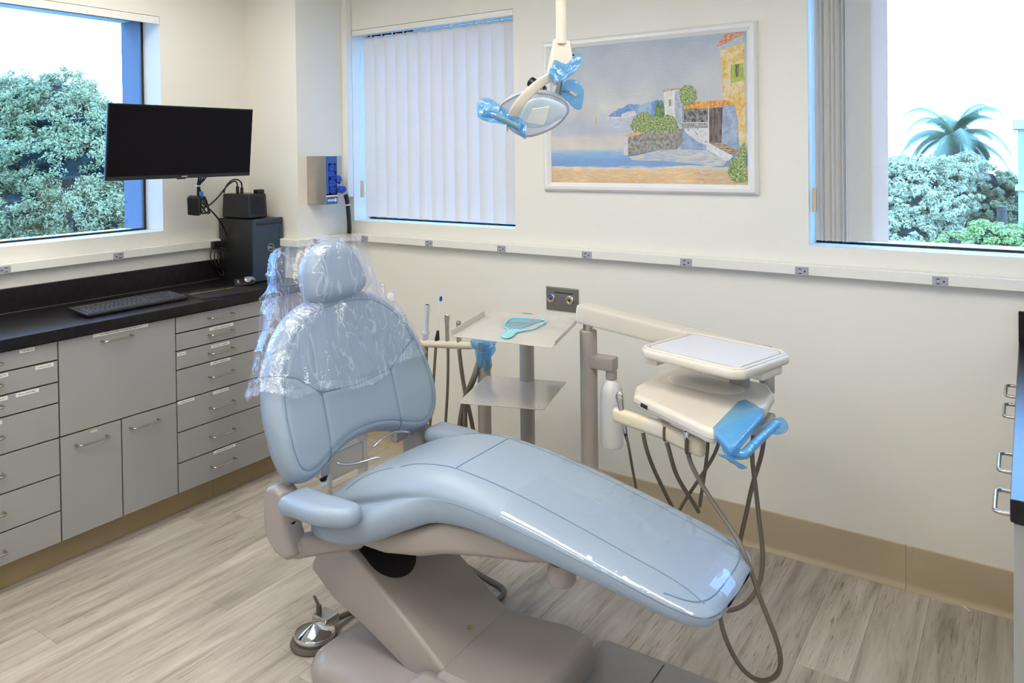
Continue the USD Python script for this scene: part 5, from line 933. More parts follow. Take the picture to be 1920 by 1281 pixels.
def canvas_material():
    nodes = {'geo': ('geometry', {}), 'sx': ('separate_xyz', {}), 'm': ('mapping', {'scale': (5.0, 5.0, 45.0)}), 'n': ('noise_texture', {'scale': 1.0, 'detail': 5.0, 'roughness': 0.65, 'distortion': 0.6}),
             'w': ('math', {'math_type': 'multiply_add', 'value2': 0.05}), 'f': ('math', {'math_type': 'multiply_add', 'value2': 1/0.60, 'value3': -1.408/0.60}),
             'r': ('rgb_ramp', {'ramp': [(0.00, (0.55, 0.36, 0.17)), (0.04, (0.62, 0.42, 0.22)), (0.10, (0.72, 0.50, 0.27)), (0.135, (0.74, 0.55, 0.36)), (0.155, (0.74, 0.68, 0.58)), (0.165, (0.22, 0.36, 0.62)), (0.20, (0.20, 0.36, 0.66)), (0.245, (0.26, 0.45, 0.70)), (0.275, (0.45, 0.57, 0.66)), (0.30, (0.66, 0.62, 0.56)), (0.375, (0.64, 0.60, 0.56)), (0.40, (0.50, 0.53, 0.62)), (0.46, (0.52, 0.55, 0.60)), (0.60, (0.60, 0.60, 0.59)), (0.78, (0.50, 0.53, 0.57)), (1.0, (0.40, 0.45, 0.53))]}),
             'n2': ('noise_texture', {'scale': 1.0, 'detail': 3.0, 'distortion': 0.8}), 'm2': ('mapping', {'scale': (28.0, 5.0, 120.0)}),
             'lo': ('math', {'math_type': 'less_than', 'value2': 0.15}), 'r2': ('rgb_ramp', {'ramp': [(0.30, (0.85, 0.30, 0.10)), (0.42, (0.80, 0.50, 0.22)), (0.5, (0.66, 0.48, 0.30)), (0.58, (0.78, 0.60, 0.44)), (0.68, (0.72, 0.68, 0.64)), (0.75, (0.70, 0.60, 0.15))]}),
             'k': ('math', {'math_type': 'multiply', 'value2': 0.62}), 'mx': ('mix_color', {}),
             'n3': ('noise_texture', {'scale': 5.0, 'detail': 3.0}), 'r3': ('rgb_ramp', {'ramp': [(0.35, (0.86, 0.88, 0.92)), (0.65, (1.10, 1.08, 1.04))]}), 'mu': ('mix_color', {'blend_type': 'multiply', 'fac': 1.0, 'use_clamp': False}),
             'b': ('bump', {'strength': 0.5, 'distance': 0.002}), 'p': ('principled_bsdf', {'roughness': 0.45})}
    links = [('geo.position', 'sx.vector'), ('geo.position', 'm.vector'), ('m.vector', 'n.vector'), ('n.fac', 'w.value1'), ('sx.z', 'w.value3'), ('w.value', 'f.value1'), ('f.value', 'r.fac'),
             ('geo.position', 'm2.vector'), ('m2.vector', 'n2.vector'), ('n2.fac', 'r2.fac'), ('f.value', 'lo.value1'), ('lo.value', 'k.value1'), ('k.value', 'mx.fac'), ('r.color', 'mx.a'), ('r2.color', 'mx.b'),
             ('geo.position', 'n3.vector'), ('n3.fac', 'r3.fac'), ('mx.result', 'mu.a'), ('r3.color', 'mu.b'), ('mu.result', 'p.base_color'), ('n2.fac', 'b.height'), ('b.normal', 'p.normal')]
    return mat('painted_canvas', nodes, links, 'p.BSDF')
cv = obj(pt, 'canvas', box(X0 + 0.03, -0.010, Z0 + 0.03, X1 - 0.03, -0.006, Z1 - 0.03), canvas_material(), False)
def paint(name, a, b, c=None, scale=60, lo=0.42, hi=0.58, aspect=(1, 1, 1)):
    ramp = [(lo, a), (hi, b)] + ([(hi + 0.08, c)] if c else [])
    return mat('paint_' + name, {'geo': ('geometry', {}), 'm': ('mapping', {'scale': aspect}), 'n': ('noise_texture', {'scale': scale, 'detail': 4.0, 'roughness': 0.7}), 'r': ('rgb_ramp', {'ramp': ramp}), 'b': ('bump', {'strength': 0.5, 'distance': 0.002}), 'p': ('principled_bsdf', {'roughness': 0.45})},
               [('geo.position', 'm.vector'), ('m.vector', 'n.vector'), ('n.fac', 'r.fac'), ('r.color', 'p.base_color'), ('n.fac', 'b.height'), ('b.normal', 'p.normal')], 'p.BSDF')
PAINT = {'hill': paint('hill', (0.16, 0.29, 0.56), (0.36, 0.48, 0.66), scale=18), 'town': paint('town', (0.55, 0.50, 0.52), (0.75, 0.72, 0.70), (0.75, 0.45, 0.30), scale=90), 'reflection': paint('refl', (0.42, 0.50, 0.66), (0.58, 0.60, 0.64), scale=40, aspect=(1, 1, 5)),
    'tower': paint('tower', (0.62, 0.64, 0.65), (0.78, 0.77, 0.74), scale=50), 'tower_shade': paint('tshade', (0.34, 0.36, 0.42), (0.50, 0.54, 0.62), scale=60), 'tower_roof': paint('troof', (0.42, 0.24, 0.12), (0.62, 0.46, 0.32), scale=80), 'tower_window': paint('twin', (0.22, 0.28, 0.14), (0.40, 0.40, 0.32), scale=120),
    'tree': paint('tree', (0.10, 0.17, 0.06), (0.34, 0.44, 0.14), (0.62, 0.62, 0.42), scale=150, lo=0.4, hi=0.54), 'cypress': paint('cypress', (0.07, 0.14, 0.05), (0.24, 0.36, 0.08), scale=90, aspect=(3, 1, 0.6)), 'bush': paint('bush', (0.10, 0.16, 0.07), (0.33, 0.42, 0.14), (0.62, 0.58, 0.42), scale=140, lo=0.4, hi=0.54),
    'wall': paint('wall', (0.16, 0.15, 0.14), (0.42, 0.40, 0.36), (0.50, 0.42, 0.30), scale=70, lo=0.38, hi=0.6), 'wall_end': paint('wend', (0.55, 0.56, 0.58), (0.68, 0.67, 0.66), scale=60), 'wall_cap': paint('wcap', (0.72, 0.32, 0.08), (0.82, 0.52, 0.22), scale=80),
    'house': paint('house', (0.26, 0.34, 0.50), (0.44, 0.52, 0.64), (0.30, 0.28, 0.28), scale=28, lo=0.4, hi=0.6), 'porch': paint('porch', (0.08, 0.06, 0.06), (0.28, 0.30, 0.30), scale=70), 'balustrade': paint('bal', (0.14, 0.12, 0.12), (0.60, 0.58, 0.56), scale=150, aspect=(3, 1, 0.5)), 'post': paint('post', (0.72, 0.70, 0.68), (0.80, 0.78, 0.76)), 'rail': paint('rail', (0.70, 0.68, 0.66), (0.80, 0.78, 0.76)),
    'stair_wall': paint('swall', (0.58, 0.60, 0.62), (0.76, 0.75, 0.74), (0.36, 0.36, 0.38), scale=60, hi=0.54), 'ramp_shadow': paint('rsh', (0.24, 0.33, 0.52), (0.34, 0.44, 0.62), scale=50), 'door': paint('door', (0.10, 0.07, 0.06), (0.22, 0.18, 0.16), scale=40, aspect=(3, 1, 0.6)), 'stairs': paint('stairs', (0.20, 0.12, 0.07), (0.60, 0.42, 0.24), scale=90, aspect=(0.5, 1, 3)), 'stair_edge': paint('sedge', (0.60, 0.62, 0.66), (0.75, 0.73, 0.71)),
    'roof': paint('roof', (0.62, 0.22, 0.04), (0.85, 0.48, 0.14), scale=70), 'stone': paint('stone', (0.70, 0.36, 0.06), (0.74, 0.58, 0.22), (0.74, 0.62, 0.52), scale=38, lo=0.36, hi=0.52), 'gable': paint('gable', (0.40, 0.46, 0.52), (0.52, 0.52, 0.52)), 'gable_roof': paint('groof', (0.62, 0.14, 0.06), (0.72, 0.40, 0.26), scale=90),
    'shutter': paint('shutter', (0.32, 0.44, 0.05), (0.46, 0.54, 0.14), scale=60), 'shutter_gap': paint('sgap', (0.12, 0.08, 0.05), (0.30, 0.24, 0.18), scale=120), 'hedge': paint('hedge', (0.10, 0.18, 0.05), (0.34, 0.44, 0.15), (0.64, 0.62, 0.44), scale=130, lo=0.4, hi=0.54), 'path': paint('path', (0.38, 0.46, 0.58), (0.60, 0.60, 0.56), (0.72, 0.56, 0.34), scale=30, aspect=(1, 1, 4)), 'mast': paint('mast', (0.60, 0.40, 0.10), (0.72, 0.52, 0.22))}
order = ['hill', 'reflection', 'town', 'mast', 'path', 'stone', 'gable', 'gable_roof', 'shutter', 'shutter_gap', 'house', 'roof', 'porch', 'rail', 'balustrade', 'stair_wall', 'ramp_shadow', 'door', 'post', 'stairs', 'stair_edge', 'tower', 'tower_shade', 'tower_roof', 'tower_window', 'cypress', 'tree', 'wall', 'wall_end', 'wall_cap', 'bush', 'hedge']
clipbox = shapely.box(X0 + 0.036, Z0 + 0.036, X1 - 0.036, Z1 - 0.036); rq = random.Random(11)
for i, k in enumerate(order):
    pts = T['paint'][k]
    if k in ('bush', 'tree', 'hedge', 'hill'):
        L = Polygon(pts).exterior; pts = [(p.x + rq.uniform(-0.004, 0.004), p.y + rq.uniform(-0.004, 0.004)) for p in (L.interpolate(j/70, normalized=True) for j in range(70))]
    P = Polygon(pts).buffer(0).intersection(clipbox); P = max(P.geoms, key=lambda g: g.area) if hasattr(P, 'geoms') else P
    y = -0.0100 - 0.00012*(i+1)
    obj(cv, 'painted_' + k, prism(list(P.exterior.coords), 0.0006, ((0, y, 0), (1, 0, 0), (0, 0, 1), (0, -1, 0))), PAINT[k], False)

# ================================================================ things on the walls
gp = thing('gas_outlet_plate', 'grey steel gas outlet plate with two round sockets on the wall', 'outlet plate', (1.738, -0.005, 0.882))
obj(gp, 'plate', cbox(1.655, -0.006, 0.829, 1.821, 0.0, 0.935, 0.002), plain('dull_steel', (0.30, 0.29, 0.29), 0.38, metal=0.9), False)
obj(gp, 'plate_edge', cbox(1.655, -0.0085, 0.928, 1.821, -0.006, 0.935, 0.001), STEEL, False)
for x, nm in ((1.683, 0), (1.779, 1)):
    s = obj(gp, 'socket', lathe([(0, 0), (0.0205, 0), (0.0205, 0.006), (0.017, 0.009), (0.012, 0.009), (0.011, 0.004), (0, 0.004)], (x, -0.006, 0.882), (0, -1, 0), 28), plain('brass_nickel', (0.62, 0.57, 0.45), 0.25, metal=0.9), 40)
    obj(s, 'socket_hole', prism([(x + a*math.cos(t), 0.882 + a*math.sin(t)) for t, a in [(j*math.pi/4, 0.008 if j % 2 == 0 else 0.0045) for j in range(8)]], 0.0008, ((0, -0.0102, 0), (1, 0, 0), (0, 0, 1), (0, -1, 0))), DARK, False)
    if nm == 0:
        arc = [(x + r_*math.cos(t), 0.882 + r_*math.sin(t)) for r_, ts in ((0.0195, np.linspace(0.35, 2.8, 16)), (0.0125, np.linspace(2.8, 0.35, 16))) for t in ts]
        obj(s, 'blue_ring', prism(arc, 0.0008, ((0, -0.0150, 0), (1, 0, 0), (0, 0, 1), (0, -1, 0))), plain('ring_blue', (0.03, 0.12, 0.50), 0.4), False)
obj(gp, 'print', box(1.700, -0.0064, 0.909, 1.796, -0.0058, 0.913), DARK, False)
hs = thing('suction_hose', 'black ribbed hose running down the column corner into the trunking', 'hose', (0.45, -0.05, 1.2))
p = smooth_path([(0.430, -0.055, 1.325), (0.440, -0.055, 1.30), (0.452, -0.058, 1.24), (0.455, -0.056, 1.17), (0.452, -0.055, 1.121)], 30)
rr_ = 0.0115 + 0.0012*np.cos(np.arange(len(p))*math.pi)
obj(hs, 'hose_body', tube(p, rr_, 14), BLACK, True)
obj(hs, 'band', lathe([(0.0130, -0.004), (0.0136, -0.003), (0.0136, 0.003), (0.0130, 0.004)], (0.4475, -0.0572, 1.272), (0.15, 0, -1), 20), WHITE, 40)
gd = thing('glove_dispenser', 'steel wall box with a blue slot full of blue gloves', 'glove dispenser', (0.47, -0.236, 1.29))
GS = plain('dispenser_steel', (0.52, 0.47, 0.41), 0.36, metal=0.85, var=0.06, scale=10)
GX, GY0, GY1, GZ0, GZ1 = 0.536, -0.294, -0.180, 1.291, 1.537
obj(gd, 'case', [cbox(0.4005, GY0, GZ0, GX, GY0 + 0.0015, GZ1, 0.0005), cbox(0.4005, GY1 - 0.0015, GZ0, GX, GY1, GZ1, 0.0005), cbox(0.4005, GY0, GZ1 - 0.0015, GX, GY1, GZ1, 0.0005), cbox(0.4005, GY0, GZ0, GX, GY1, GZ0 + 0.0015, 0.0005),
     cbox(GX - 0.0015, GY0, GZ0, GX, GY0 + 0.004, GZ1, 0.0005), cbox(GX - 0.0015, GY1 - 0.034, GZ0, GX, GY1, GZ1, 0.0005), cbox(0.4005, GY0, GZ0, 0.402, GY1, GZ1, 0.0005)], GS, False)
BL = plain('box_blue', (0.035, 0.12, 0.36), 0.5, var=0.08); sy0, sy1 = GY0 + 0.004, GY1 - 0.034
obj(gd, 'blue_carton', [box(GX - 0.008, sy0, 1.500, GX - 0.002, sy1, GZ1 - 0.002), box(GX - 0.008, sy0, 1.345, GX - 0.002, sy0 + 0.020, 1.500), box(GX - 0.008, sy1 - 0.006, 1.345, GX - 0.002, sy1, 1.500)], BL, False)
obj(gd, 'slot', box(GX - 0.0095, sy0 + 0.018, 1.345, GX - 0.008, sy1 - 0.004, 1.502), DARK, False)
obj(gd, 'label_plate', box(GX - 0.006, sy0, GZ0 + 0.002, GX - 0.001, sy1, 1.328), BL, False)
obj(gd, 'ledge', box(GX - 0.006, sy0, 1.330, GX - 0.0005, sy1, 1.338), WHITE, False)
obj(gd, 'label_print', [box(GX - 0.001, sy0 + 0.010 + 0.0085*k, 1.3065, GX - 0.0004, sy0 + 0.0165 + 0.0085*k, 1.3175) for k in range(5)] + [rod((GX - 0.001, sy1 - 0.014, 1.312), (GX - 0.0003, sy1 - 0.014, 1.312), 0.0095, 18, 0.0002)], PAPER, False)
def blob(c, r, seed):
    m = trimesh.creation.icosphere(3, 1.0); v = m.vertices; k = 0.72 + 0.55*meshkit.noise(v*2.3, seed) - 0.25*np.abs(meshkit.noise(v*5, seed+2) - 0.5)
    m.vertices = A3(c) + v*k[:, None]*A3(r); return m
GB = plain('nitrile_blue', (0.010, 0.055, 0.42), 0.5, var=0.2)
gb = thing('gloves', 'crumpled blue gloves spilling from the steel dispenser slot', 'gloves', (GX, -0.24, 1.40))
ym = (sy0 + sy1)/2 + 0.006
for k, (dy, z, s) in enumerate(((0.0, 1.475, 0.021), (-0.006, 1.445, 0.020), (0.008, 1.425, 0.021), (-0.002, 1.395, 0.024), (0.002, 1.366, 0.024))):
    obj(gb, 'glove', blob((GX - 0.004 + 0.004*(k > 2), ym + dy, z), (0.012, s, s), k), GB, True)
obj(gb, 'glove', blob((GX + 0.010, ym + 0.034, 1.415), (0.012, 0.014, 0.022), 9), GB, True)
obj(gb, 'glove', blob((GX + 0.016, ym + 0.045, 1.363), (0.016, 0.030, 0.020), 12), GB, True)

# ================================================================ monitor, its cables, computer
mn = thing('monitor', 'wide black wall-arm monitor tilted in front of the tree window', 'monitor', (0.40, -0.98, 1.45))
mt_ = math.radians(6); mu = A3((0, 1, 0)); mv = A3((math.sin(mt_), 0, math.cos(mt_))); mw = A3((math.cos(mt_), 0, -math.sin(mt_))); mo_ = A3((0.375, -0.975, 1.449))
MF = (mo_, mu, mv, mw)
obj(mn, 'bezel', place(rbox(-0.349, 0.0, -0.014, 0.349, 0.318, 0.0, 0.003), MF), plain('monitor_black', (0.008, 0.007, 0.009), 0.4, spec=0.3), 40)
obj(mn, 'screen', place(box(-0.343, 0.017, -0.0008, 0.343, 0.312, 0.0006), MF), plain('screen_glass', (0.0035, 0.0025, 0.004), 0.35, spec=0.12), False)
obj(mn, 'chin', place(cbox(-0.345, 0.002, -0.001, 0.345, 0.0155, 0.0012, 0.0006), MF), BLACK, False)
obj(mn, 'badge', place(box(-0.012, 0.005, 0.001, 0.016, 0.0105, 0.0016), MF), STEEL, False)
obj(mn, 'sensor_tab', place(rbox(-0.03, -0.004, -0.012, 0.012, 0.003, 0.0, 0.002), MF), BLACK, False)
obj(mn, 'wall_arm', [tube([(0.0, -0.70, 1.62), (0.16, -0.80, 1.62), (0.335, -0.975, 1.61)], 0.018, 14, smooth=6), rbox(0.0, -0.75, 1.54, 0.015, -0.65, 1.70, 0.004), rbox(0.335, -1.03, 1.56, 0.378, -0.92, 1.66, 0.003)], STEEL, 40)
cb = thing('cable_bundle', 'bundle of black cables with a power brick dangling under the monitor', 'cables', (0.25, -0.80, 1.40))
ctr = A3(X_ := (0.255, -0.825, 1.36))
for k, off in enumerate((-0.012, -0.004, 0.005, 0.013)):
    obj(cb, 'cable', tube([(0.33, -0.845 + off*1.6, 1.47), (0.29, -0.835 + off, 1.43), (0.255, -0.822 + off*0.4, 1.405), (0.25, -0.815 + off*0.8, 1.37), (0.245, -0.81 + off*1.5, 1.335)], 0.0036, 8, smooth=6), BLACK, True)
obj(cb, 'cable_tie', lathe([(0.012, -0.004), (0.0145, -0.003), (0.0145, 0.003), (0.012, 0.004)], (0.256, -0.822, 1.406), (0, 0.1, 1), 18), WHITE, 40, 'white tie wrap')
brick = rbox(-0.028, -0.018, -0.045, 0.028, 0.018, 0.045, 0.006); brick.apply_transform(trimesh.transformations.euler_matrix(0.30, 0.1, 0.6)); brick.apply_translation((0.245, -0.838, 1.315))
obj(cb, 'power_brick', brick, plain('brick_black', (0.018, 0.018, 0.020), 0.35), 40)
for k in range(5):
    a = 0.9*k; obj(cb, 'cable', tube([A3((0.25, -0.80, 1.315)) + A3((0.020*math.sin(a), 0.026*math.cos(t + a), 0.040*math.sin(t))) for t in np.linspace(0, 5.2, 14)], 0.0032, 8, smooth=3), BLACK, True)
obj(cb, 'blue_plug', rbox(0.258, -0.822, 1.352, 0.272, -0.808, 1.380, 0.003), plain('plug_blue', (0.03, 0.16, 0.45), 0.4), 40, 'blue video plug')
for k in ('cord', 'cord2', 'cord3'): obj(cb, 'cord', tube(T[k], 0.0036, 8, smooth=8), BLACK, True)
tw = thing('computer_tower', 'dark slate computer tower standing on the black counter', 'computer', (0.17, -0.463, 0.914))
SLATE = plain('slate_plastic', (0.026, 0.050, 0.085), 0.42, var=0.05)
obj(tw, 'case', rbox(0.025, -0.555, 0.914, 0.292, -0.372, 1.226, 0.004), plain('tower_black', (0.014, 0.014, 0.016), 0.4), 40)
obj(tw, 'front_panel', rbox(0.286, -0.555, 0.916, 0.304, -0.372, 1.228, 0.005), SLATE, 40)
obj(tw, 'drive_slot', cbox(0.3035, -0.540, 1.196, 0.3052, -0.382, 1.208, 0.0006), BLACK, False)
obj(tw, 'vent_line', cbox(0.3035, -0.540, 1.214, 0.3046, -0.380, 1.2165, 0.0004), BLACK, False)
for k, (z0, z1) in enumerate(((1.165, 1.180), (1.143, 1.158), (1.122, 1.136))):
    obj(tw, 'port', cbox(0.3035, -0.3985, z0, 0.3050, -0.394, z1, 0.0004), BLACK, False)
obj(tw, 'port', rod((0.3035, -0.390, 1.158), (0.3049, -0.390, 1.158), 0.0028, 12, 0.0003), BLACK, 40)
obj(tw, 'port', rod((0.3035, -0.3965, 1.108), (0.3049, -0.3965, 1.108), 0.0022, 12, 0.0003), BLACK, 40)
BADGE = plain('badge_silver', (0.50, 0.54, 0.58), 0.4)
ly, lz = -0.452, 1.080
obj(tw, 'emblem', [tube([(0.3046, ly + 0.0185*math.cos(t), lz + 0.0185*math.sin(t)) for t in np.linspace(0, 2*math.pi, 33)], 0.0011, 6), ], BADGE, True, 'silver ring emblem')
tx = meshkit.text_mesh('DELL', 0.0088, 0.0008, bold=True); tx.apply_translation((-tx.bounds.mean(0)[0], -tx.bounds.mean(0)[1], 0))
obj(tw, 'emblem_letters', place(tx, ((0.3040, ly, lz), (0, 1, 0), (0, 0, 1), (1, 0, 0))), BADGE, False)
ub = thing('black_box', 'black tapered box with plugs on its top standing on the computer tower', 'box', (0.16, -0.49, 1.228))
bx_ = lambda ins, z: [(x, y, z) for x, y in rrect(0.155, -0.4925, 0.215 - 2*ins, 0.118 - 2*ins, 0.008)]
obj(ub, 'body', hull(np.array(bx_(0.006, 1.229) + bx_(0.0, 1.236) + bx_(0.004, 1.345) + bx_(0.007, 1.352))), plain('box_black', (0.013, 0.013, 0.016), 0.34), 40)
obj(ub, 'front_inset', hull(np.array([(0.262, -0.536, 1.250), (0.262, -0.450, 1.250), (0.2592, -0.536, 1.338), (0.2592, -0.450, 1.338), (0.2635, -0.530, 1.256), (0.2635, -0.456, 1.256), (0.2605, -0.530, 1.332), (0.2605, -0.456, 1.332)])), BLACKG, False)
for q in (T['cord2'][-1], T['cord3'][-1]): obj(ub, 'plug', rbox(q[0] - 0.007, q[1] - 0.006, 1.351, q[0] + 0.007, q[1] + 0.006, q[2] + 0.002, 0.003), BLACK, 40)
obj(ub, 'top_unit', rbox(0.205, -0.478, 1.351, 0.245, -0.438, 1.372, 0.005), BLACK, 40)
pl = thing('power_plug', 'black power plug and tangled cord in the trunking outlet beside the tower', 'plug', (0.05, -0.60, 1.09))
obj(pl, 'plug_body', rbox(0.041, -0.615, 1.072, 0.070, -0.570, 1.112, 0.006), BLACK, 40)
for k in range(3):
    a = 0.35*k; c = A3((0.062 + 0.012*k, -0.585 + 0.012*k, 1.03 - 0.006*k))
    obj(pl, 'cord', tube([c + A3((0.010*math.sin(2*t + k), 0.045*math.cos(t + a), 0.052*math.sin(t + a))) for t in np.linspace(0.4, 6.6, 16)], 0.0032, 8, smooth=3), BLACK, True)
for dy in (-0.012, 0.010): obj(pl, 'cord', tube([(0.065, -0.585 + dy, 1.075), (0.075, -0.585 + dy*1.4, 1.00), (0.06, -0.575 + dy, 0.955), (0.07, -0.56 + dy, 0.935), (0.05, -0.545 + dy, 0.975)], 0.0032, 8, smooth=6), BLACK, True)
# keyboard, mouse, mat
kx = A3((0.40, -1.415, 0.918)); kd = A3((0.43 - 0.40, -0.99 + 1.415, 0)); kd /= np.linalg.norm(kd); 
KC = [A3(q) for q in ((0.195, -1.377, 0), (0.438, -1.437, 0), (0.432, -0.995, 0), (0.154, -0.93, 0))]
ko = A3((0.415, -1.425, 0.915)); ku = A3((-0.03, 0.995, 0)); ku /= np.linalg.norm(ku); kv0 = np.cross((0, 0, 1), ku); kv = kv0*math.cos(0.09) + A3((0, 0, 1))*math.sin(0.09); kw = np.cross(ku, kv)
KF = (ko, ku, kv, kw); KL, KD = 0.445, 0.150
kbt = thing('keyboard', 'slim black keyboard lying on the counter edge', 'keyboard', ko)
obj(kbt, 'base', place(rbox(0, 0, 0.001, KL, KD, 0.014, 0.004), KF), plain('keyboard_black', (0.016, 0.016, 0.018), 0.35), 40)
KEY = plain('key_black', (0.030, 0.030, 0.038), 0.32, var=0.1, spec=0.8)
rows = [(0.010, 0.0185, [1.25, 1.25, 1.25, 6.0, 1.25, 1.25, 1.25, 1.25]), (0.0295, 0.0185, [2.25] + [1]*10 + [2.5]), (0.049, 0.0185, [1.75] + [1]*11 + [2]), (0.0685, 0.0185, [1.5] + [1]*12 + [1.25]), (0.088, 0.0185, [1]*13 + [1.75]), (0.112, 0.014, [1.2] + [1.1]*12)]
def keycap(x, y, w, d): return place(hull(np.array([(x + i + a*(w - 2*i), y + i + b*(d - 2*i), z) for i, z in ((0, 0.0138), (0.0015, 0.0172)) for a in (0, 1) for b in (0, 1)])), KF)
for y, d, ws in rows:
    tot = sum(ws); x = 0.008; uw = 0.285/tot
    for w in ws: obj(kbt, 'key', keycap(x, y, w*uw - 0.0022, d - 0.0022), KEY, False); x += w*uw
for x0, n in ((0.300, 3), (0.366, 4)):
    for r_, (y, d, _) in enumerate(rows):
        if n == 3 and r_ in (2,): continue
        for c in range(n):
            if n == 3 and r_ == 1 and c != 1: continue
            obj(kbt, 'key', keycap(x0 + c*0.0178, y, 0.0156, d - 0.0022), KEY, False)
ms = thing('computer_mouse', 'black and silver mouse in front of the computer tower', 'mouse', (0.315, -0.62, 0.9185))
m, _ = pillow(spline_loop(A3([(-0.055, 0), (-0.045, 0.024), (0, 0.031), (0.045, 0.024), (0.055, 0), (0.045, -0.024), (0, -0.031), (-0.045, -0.024)]), 50), 0.034, 0.001, 0.032, 0.005, frame=((0.300, -0.615, 0.9185), (0.35, 0.94, 0), (-0.94, 0.35, 0), (0, 0, 1)))
obj(ms, 'body', m, BLACKG, 60)
m, _ = pillow(spline_loop(A3([(-0.02, 0), (-0.01, 0.022), (0.03, 0.020), (0.050, 0), (0.03, -0.020), (-0.01, -0.022)]), 40), 0.022, 0.001, 0.022, 0.005, frame=((0.305, -0.610, 0.931), (0.35, 0.94, 0), (-0.94, 0.35, 0), (0, 0, 1)))
obj(ms, 'palm_panel', m, plain('mouse_silver', (0.35, 0.36, 0.40), 0.25, metal=0.5), 60)
mp_ = thing('mouse_pad', 'thin dark mouse pad with yellow lettering along its back edge', 'mouse pad', (0.36, -0.78, 0.914))
obj(mp_, 'pad', place(slab(rrect(0, 0, 0.30, 0.21, 0.012), 0, 0.0025, 0.001, 2), ((0.372, -0.79, 0.9142), (0.10, 0.995, 0), (-0.995, 0.10, 0), (0, 0, 1))), plain('pad_cloth', (0.014, 0.011, 0.011), 0.6), 40)
YEL = plain('yellow_print', (0.42, 0.34, 0.10), 0.6)
ry = random.Random(4); x = 0.0; bits = []
while x < 0.215:
    w = ry.uniform(0.003, 0.008); h = ry.uniform(0.005, 0.009) if x > 0.045 else ry.uniform(0.010, 0.016); bits.append(box(-0.13 + x, 0.045, 0.0024, -0.13 + x + w, 0.045 + h, 0.0028)); x += w + ry.uniform(0.0012, 0.003)
obj(mp_, 'lettering', [place(b_, ((0.372, -0.79, 0.9142), (0.10, 0.995, 0), (-0.995, 0.10, 0), (0, 0, 1))) for b_ in bits], YEL, False)
# ================================================================ outside
GZ = -4.2
obj(None, 'ground', box(-90, -60, GZ - 0.5, 90, 160, GZ), plain('outside_ground', (0.075, 0.085, 0.05), 0.9, var=0.3, scale=0.6), False, 'ground outside below the windows', 'structure')
def leaf_mat(name, a, b, c):
    return mat(name, {'geo': ('geometry', {}), 'n': ('noise_texture', {'scale': 0.8, 'detail': 3.0}), 'r': ('rgb_ramp', {'ramp': [(0.0, a), (0.5, b), (1.0, c)]}), 'ad': ('mix_float', {'fac': 0.6, 'use_clamp': False}),
        'd': ('principled_bsdf', {'roughness': 0.45}), 't': ('translucent_bsdf', {}), 'm': ('mix_closure', {'fac': 0.30})},
        [('geo.position', 'n.vector'), ('n.fac', 'ad.a'), ('geo.random_per_island', 'ad.b'), ('ad.result', 'r.fac'), ('r.color', 'd.base_color'), ('r.color', 't.color'), ('d.BSDF', 'm.closure1'), ('t.BSDF', 'm.closure2')], 'm.closure')
LEAF1 = leaf_mat('leaves_grey_green', (0.20, 0.21, 0.08), (0.50, 0.46, 0.22), (0.80, 0.70, 0.42))
LEAF2 = leaf_mat('leaves_pale', (0.38, 0.38, 0.20), (0.72, 0.66, 0.42), (0.88, 0.80, 0.60))
LEAF3 = leaf_mat('leaves_lime', (0.30, 0.38, 0.10), (0.48, 0.54, 0.18), (0.62, 0.62, 0.30))
PALM = leaf_mat('palm_green', (0.10, 0.15, 0.08), (0.18, 0.24, 0.12), (0.30, 0.34, 0.20))
BARK = plain('bark', (0.13, 0.10, 0.075), 0.9, var=0.3)
def leaf_mesh(c, n, size, rng):
    """Leaves as bent quads around centres c with outward normals n."""
    k = len(c); t = rng.normal(size=(k, 3)); t -= (t*n).sum(1, keepdims=True)*n; t /= np.linalg.norm(t, axis=1, keepdims=True)+1e-9; b = np.cross(n, t)
    s = size*rng.uniform(0.6, 1.3, (k, 1)); w = s*0.45
    V = np.stack([c - t*s*0.5, c + b*w*0.5 + n*s*0.08, c + t*s*0.5 - n*s*0.10, c - b*w*0.5 + n*s*0.08], 1).reshape(-1, 3)
    i = np.arange(k)[:, None]*4; return V, np.vstack([i + (0, 1, 2), i + (0, 2, 3)])
def tree(name, label, lobes, n_leaf, size, material, trunk, seed, cat='tree'):
    """lobes: [(centre, radii)] make the crown; leaves sit in clumps on their outer shells."""
    rng = np.random.default_rng(seed); t = thing(name, label, cat, trunk[0])
    C, N = [], []
    vol = np.array([r[0]*r[2] for _, r in lobes]); vol = vol/vol.sum()
    for (c, r), f in zip(lobes, vol):
        m = int(n_leaf*f); nc = max(12, m//40)
        d = rng.normal(size=(nc, 3)); d /= np.linalg.norm(d, axis=1, keepdims=True); cc = np.array(c) + d*np.array(r)*rng.uniform(0.74, 1.04, (nc, 1))
        w = rng.integers(0, nc, m); e = rng.normal(size=(m, 3)); e /= np.linalg.norm(e, axis=1, keepdims=True)
        cr = rng.uniform(0.5, 1.0, nc)[w][:, None]*0.20*min(r)**0.6
        C.append(cc[w] + e*cr*rng.uniform(0.55, 1.0, (m, 1))*np.array([1, 1, 0.8])); nn = e + 0.7*d[w] + np.array([0, 0, 0.5]) + 0.5*rng.normal(size=(m, 3)); N.append(nn/np.linalg.norm(nn, axis=1, keepdims=True))
    obj(t, 'foliage', leaf_mesh(np.vstack(C), np.vstack(N), size, rng), material, False, kind='stuff')
    obj(t, 'crown_core', [blob(c, np.array(r)*0.52, seed + k) for k, (c, r) in enumerate(lobes)], CORE_SHADE, True)
    obj(t, 'trunk', tube(trunk, np.linspace(trunk_r(name), trunk_r(name)*0.5, len(trunk)), 10), BARK, True)
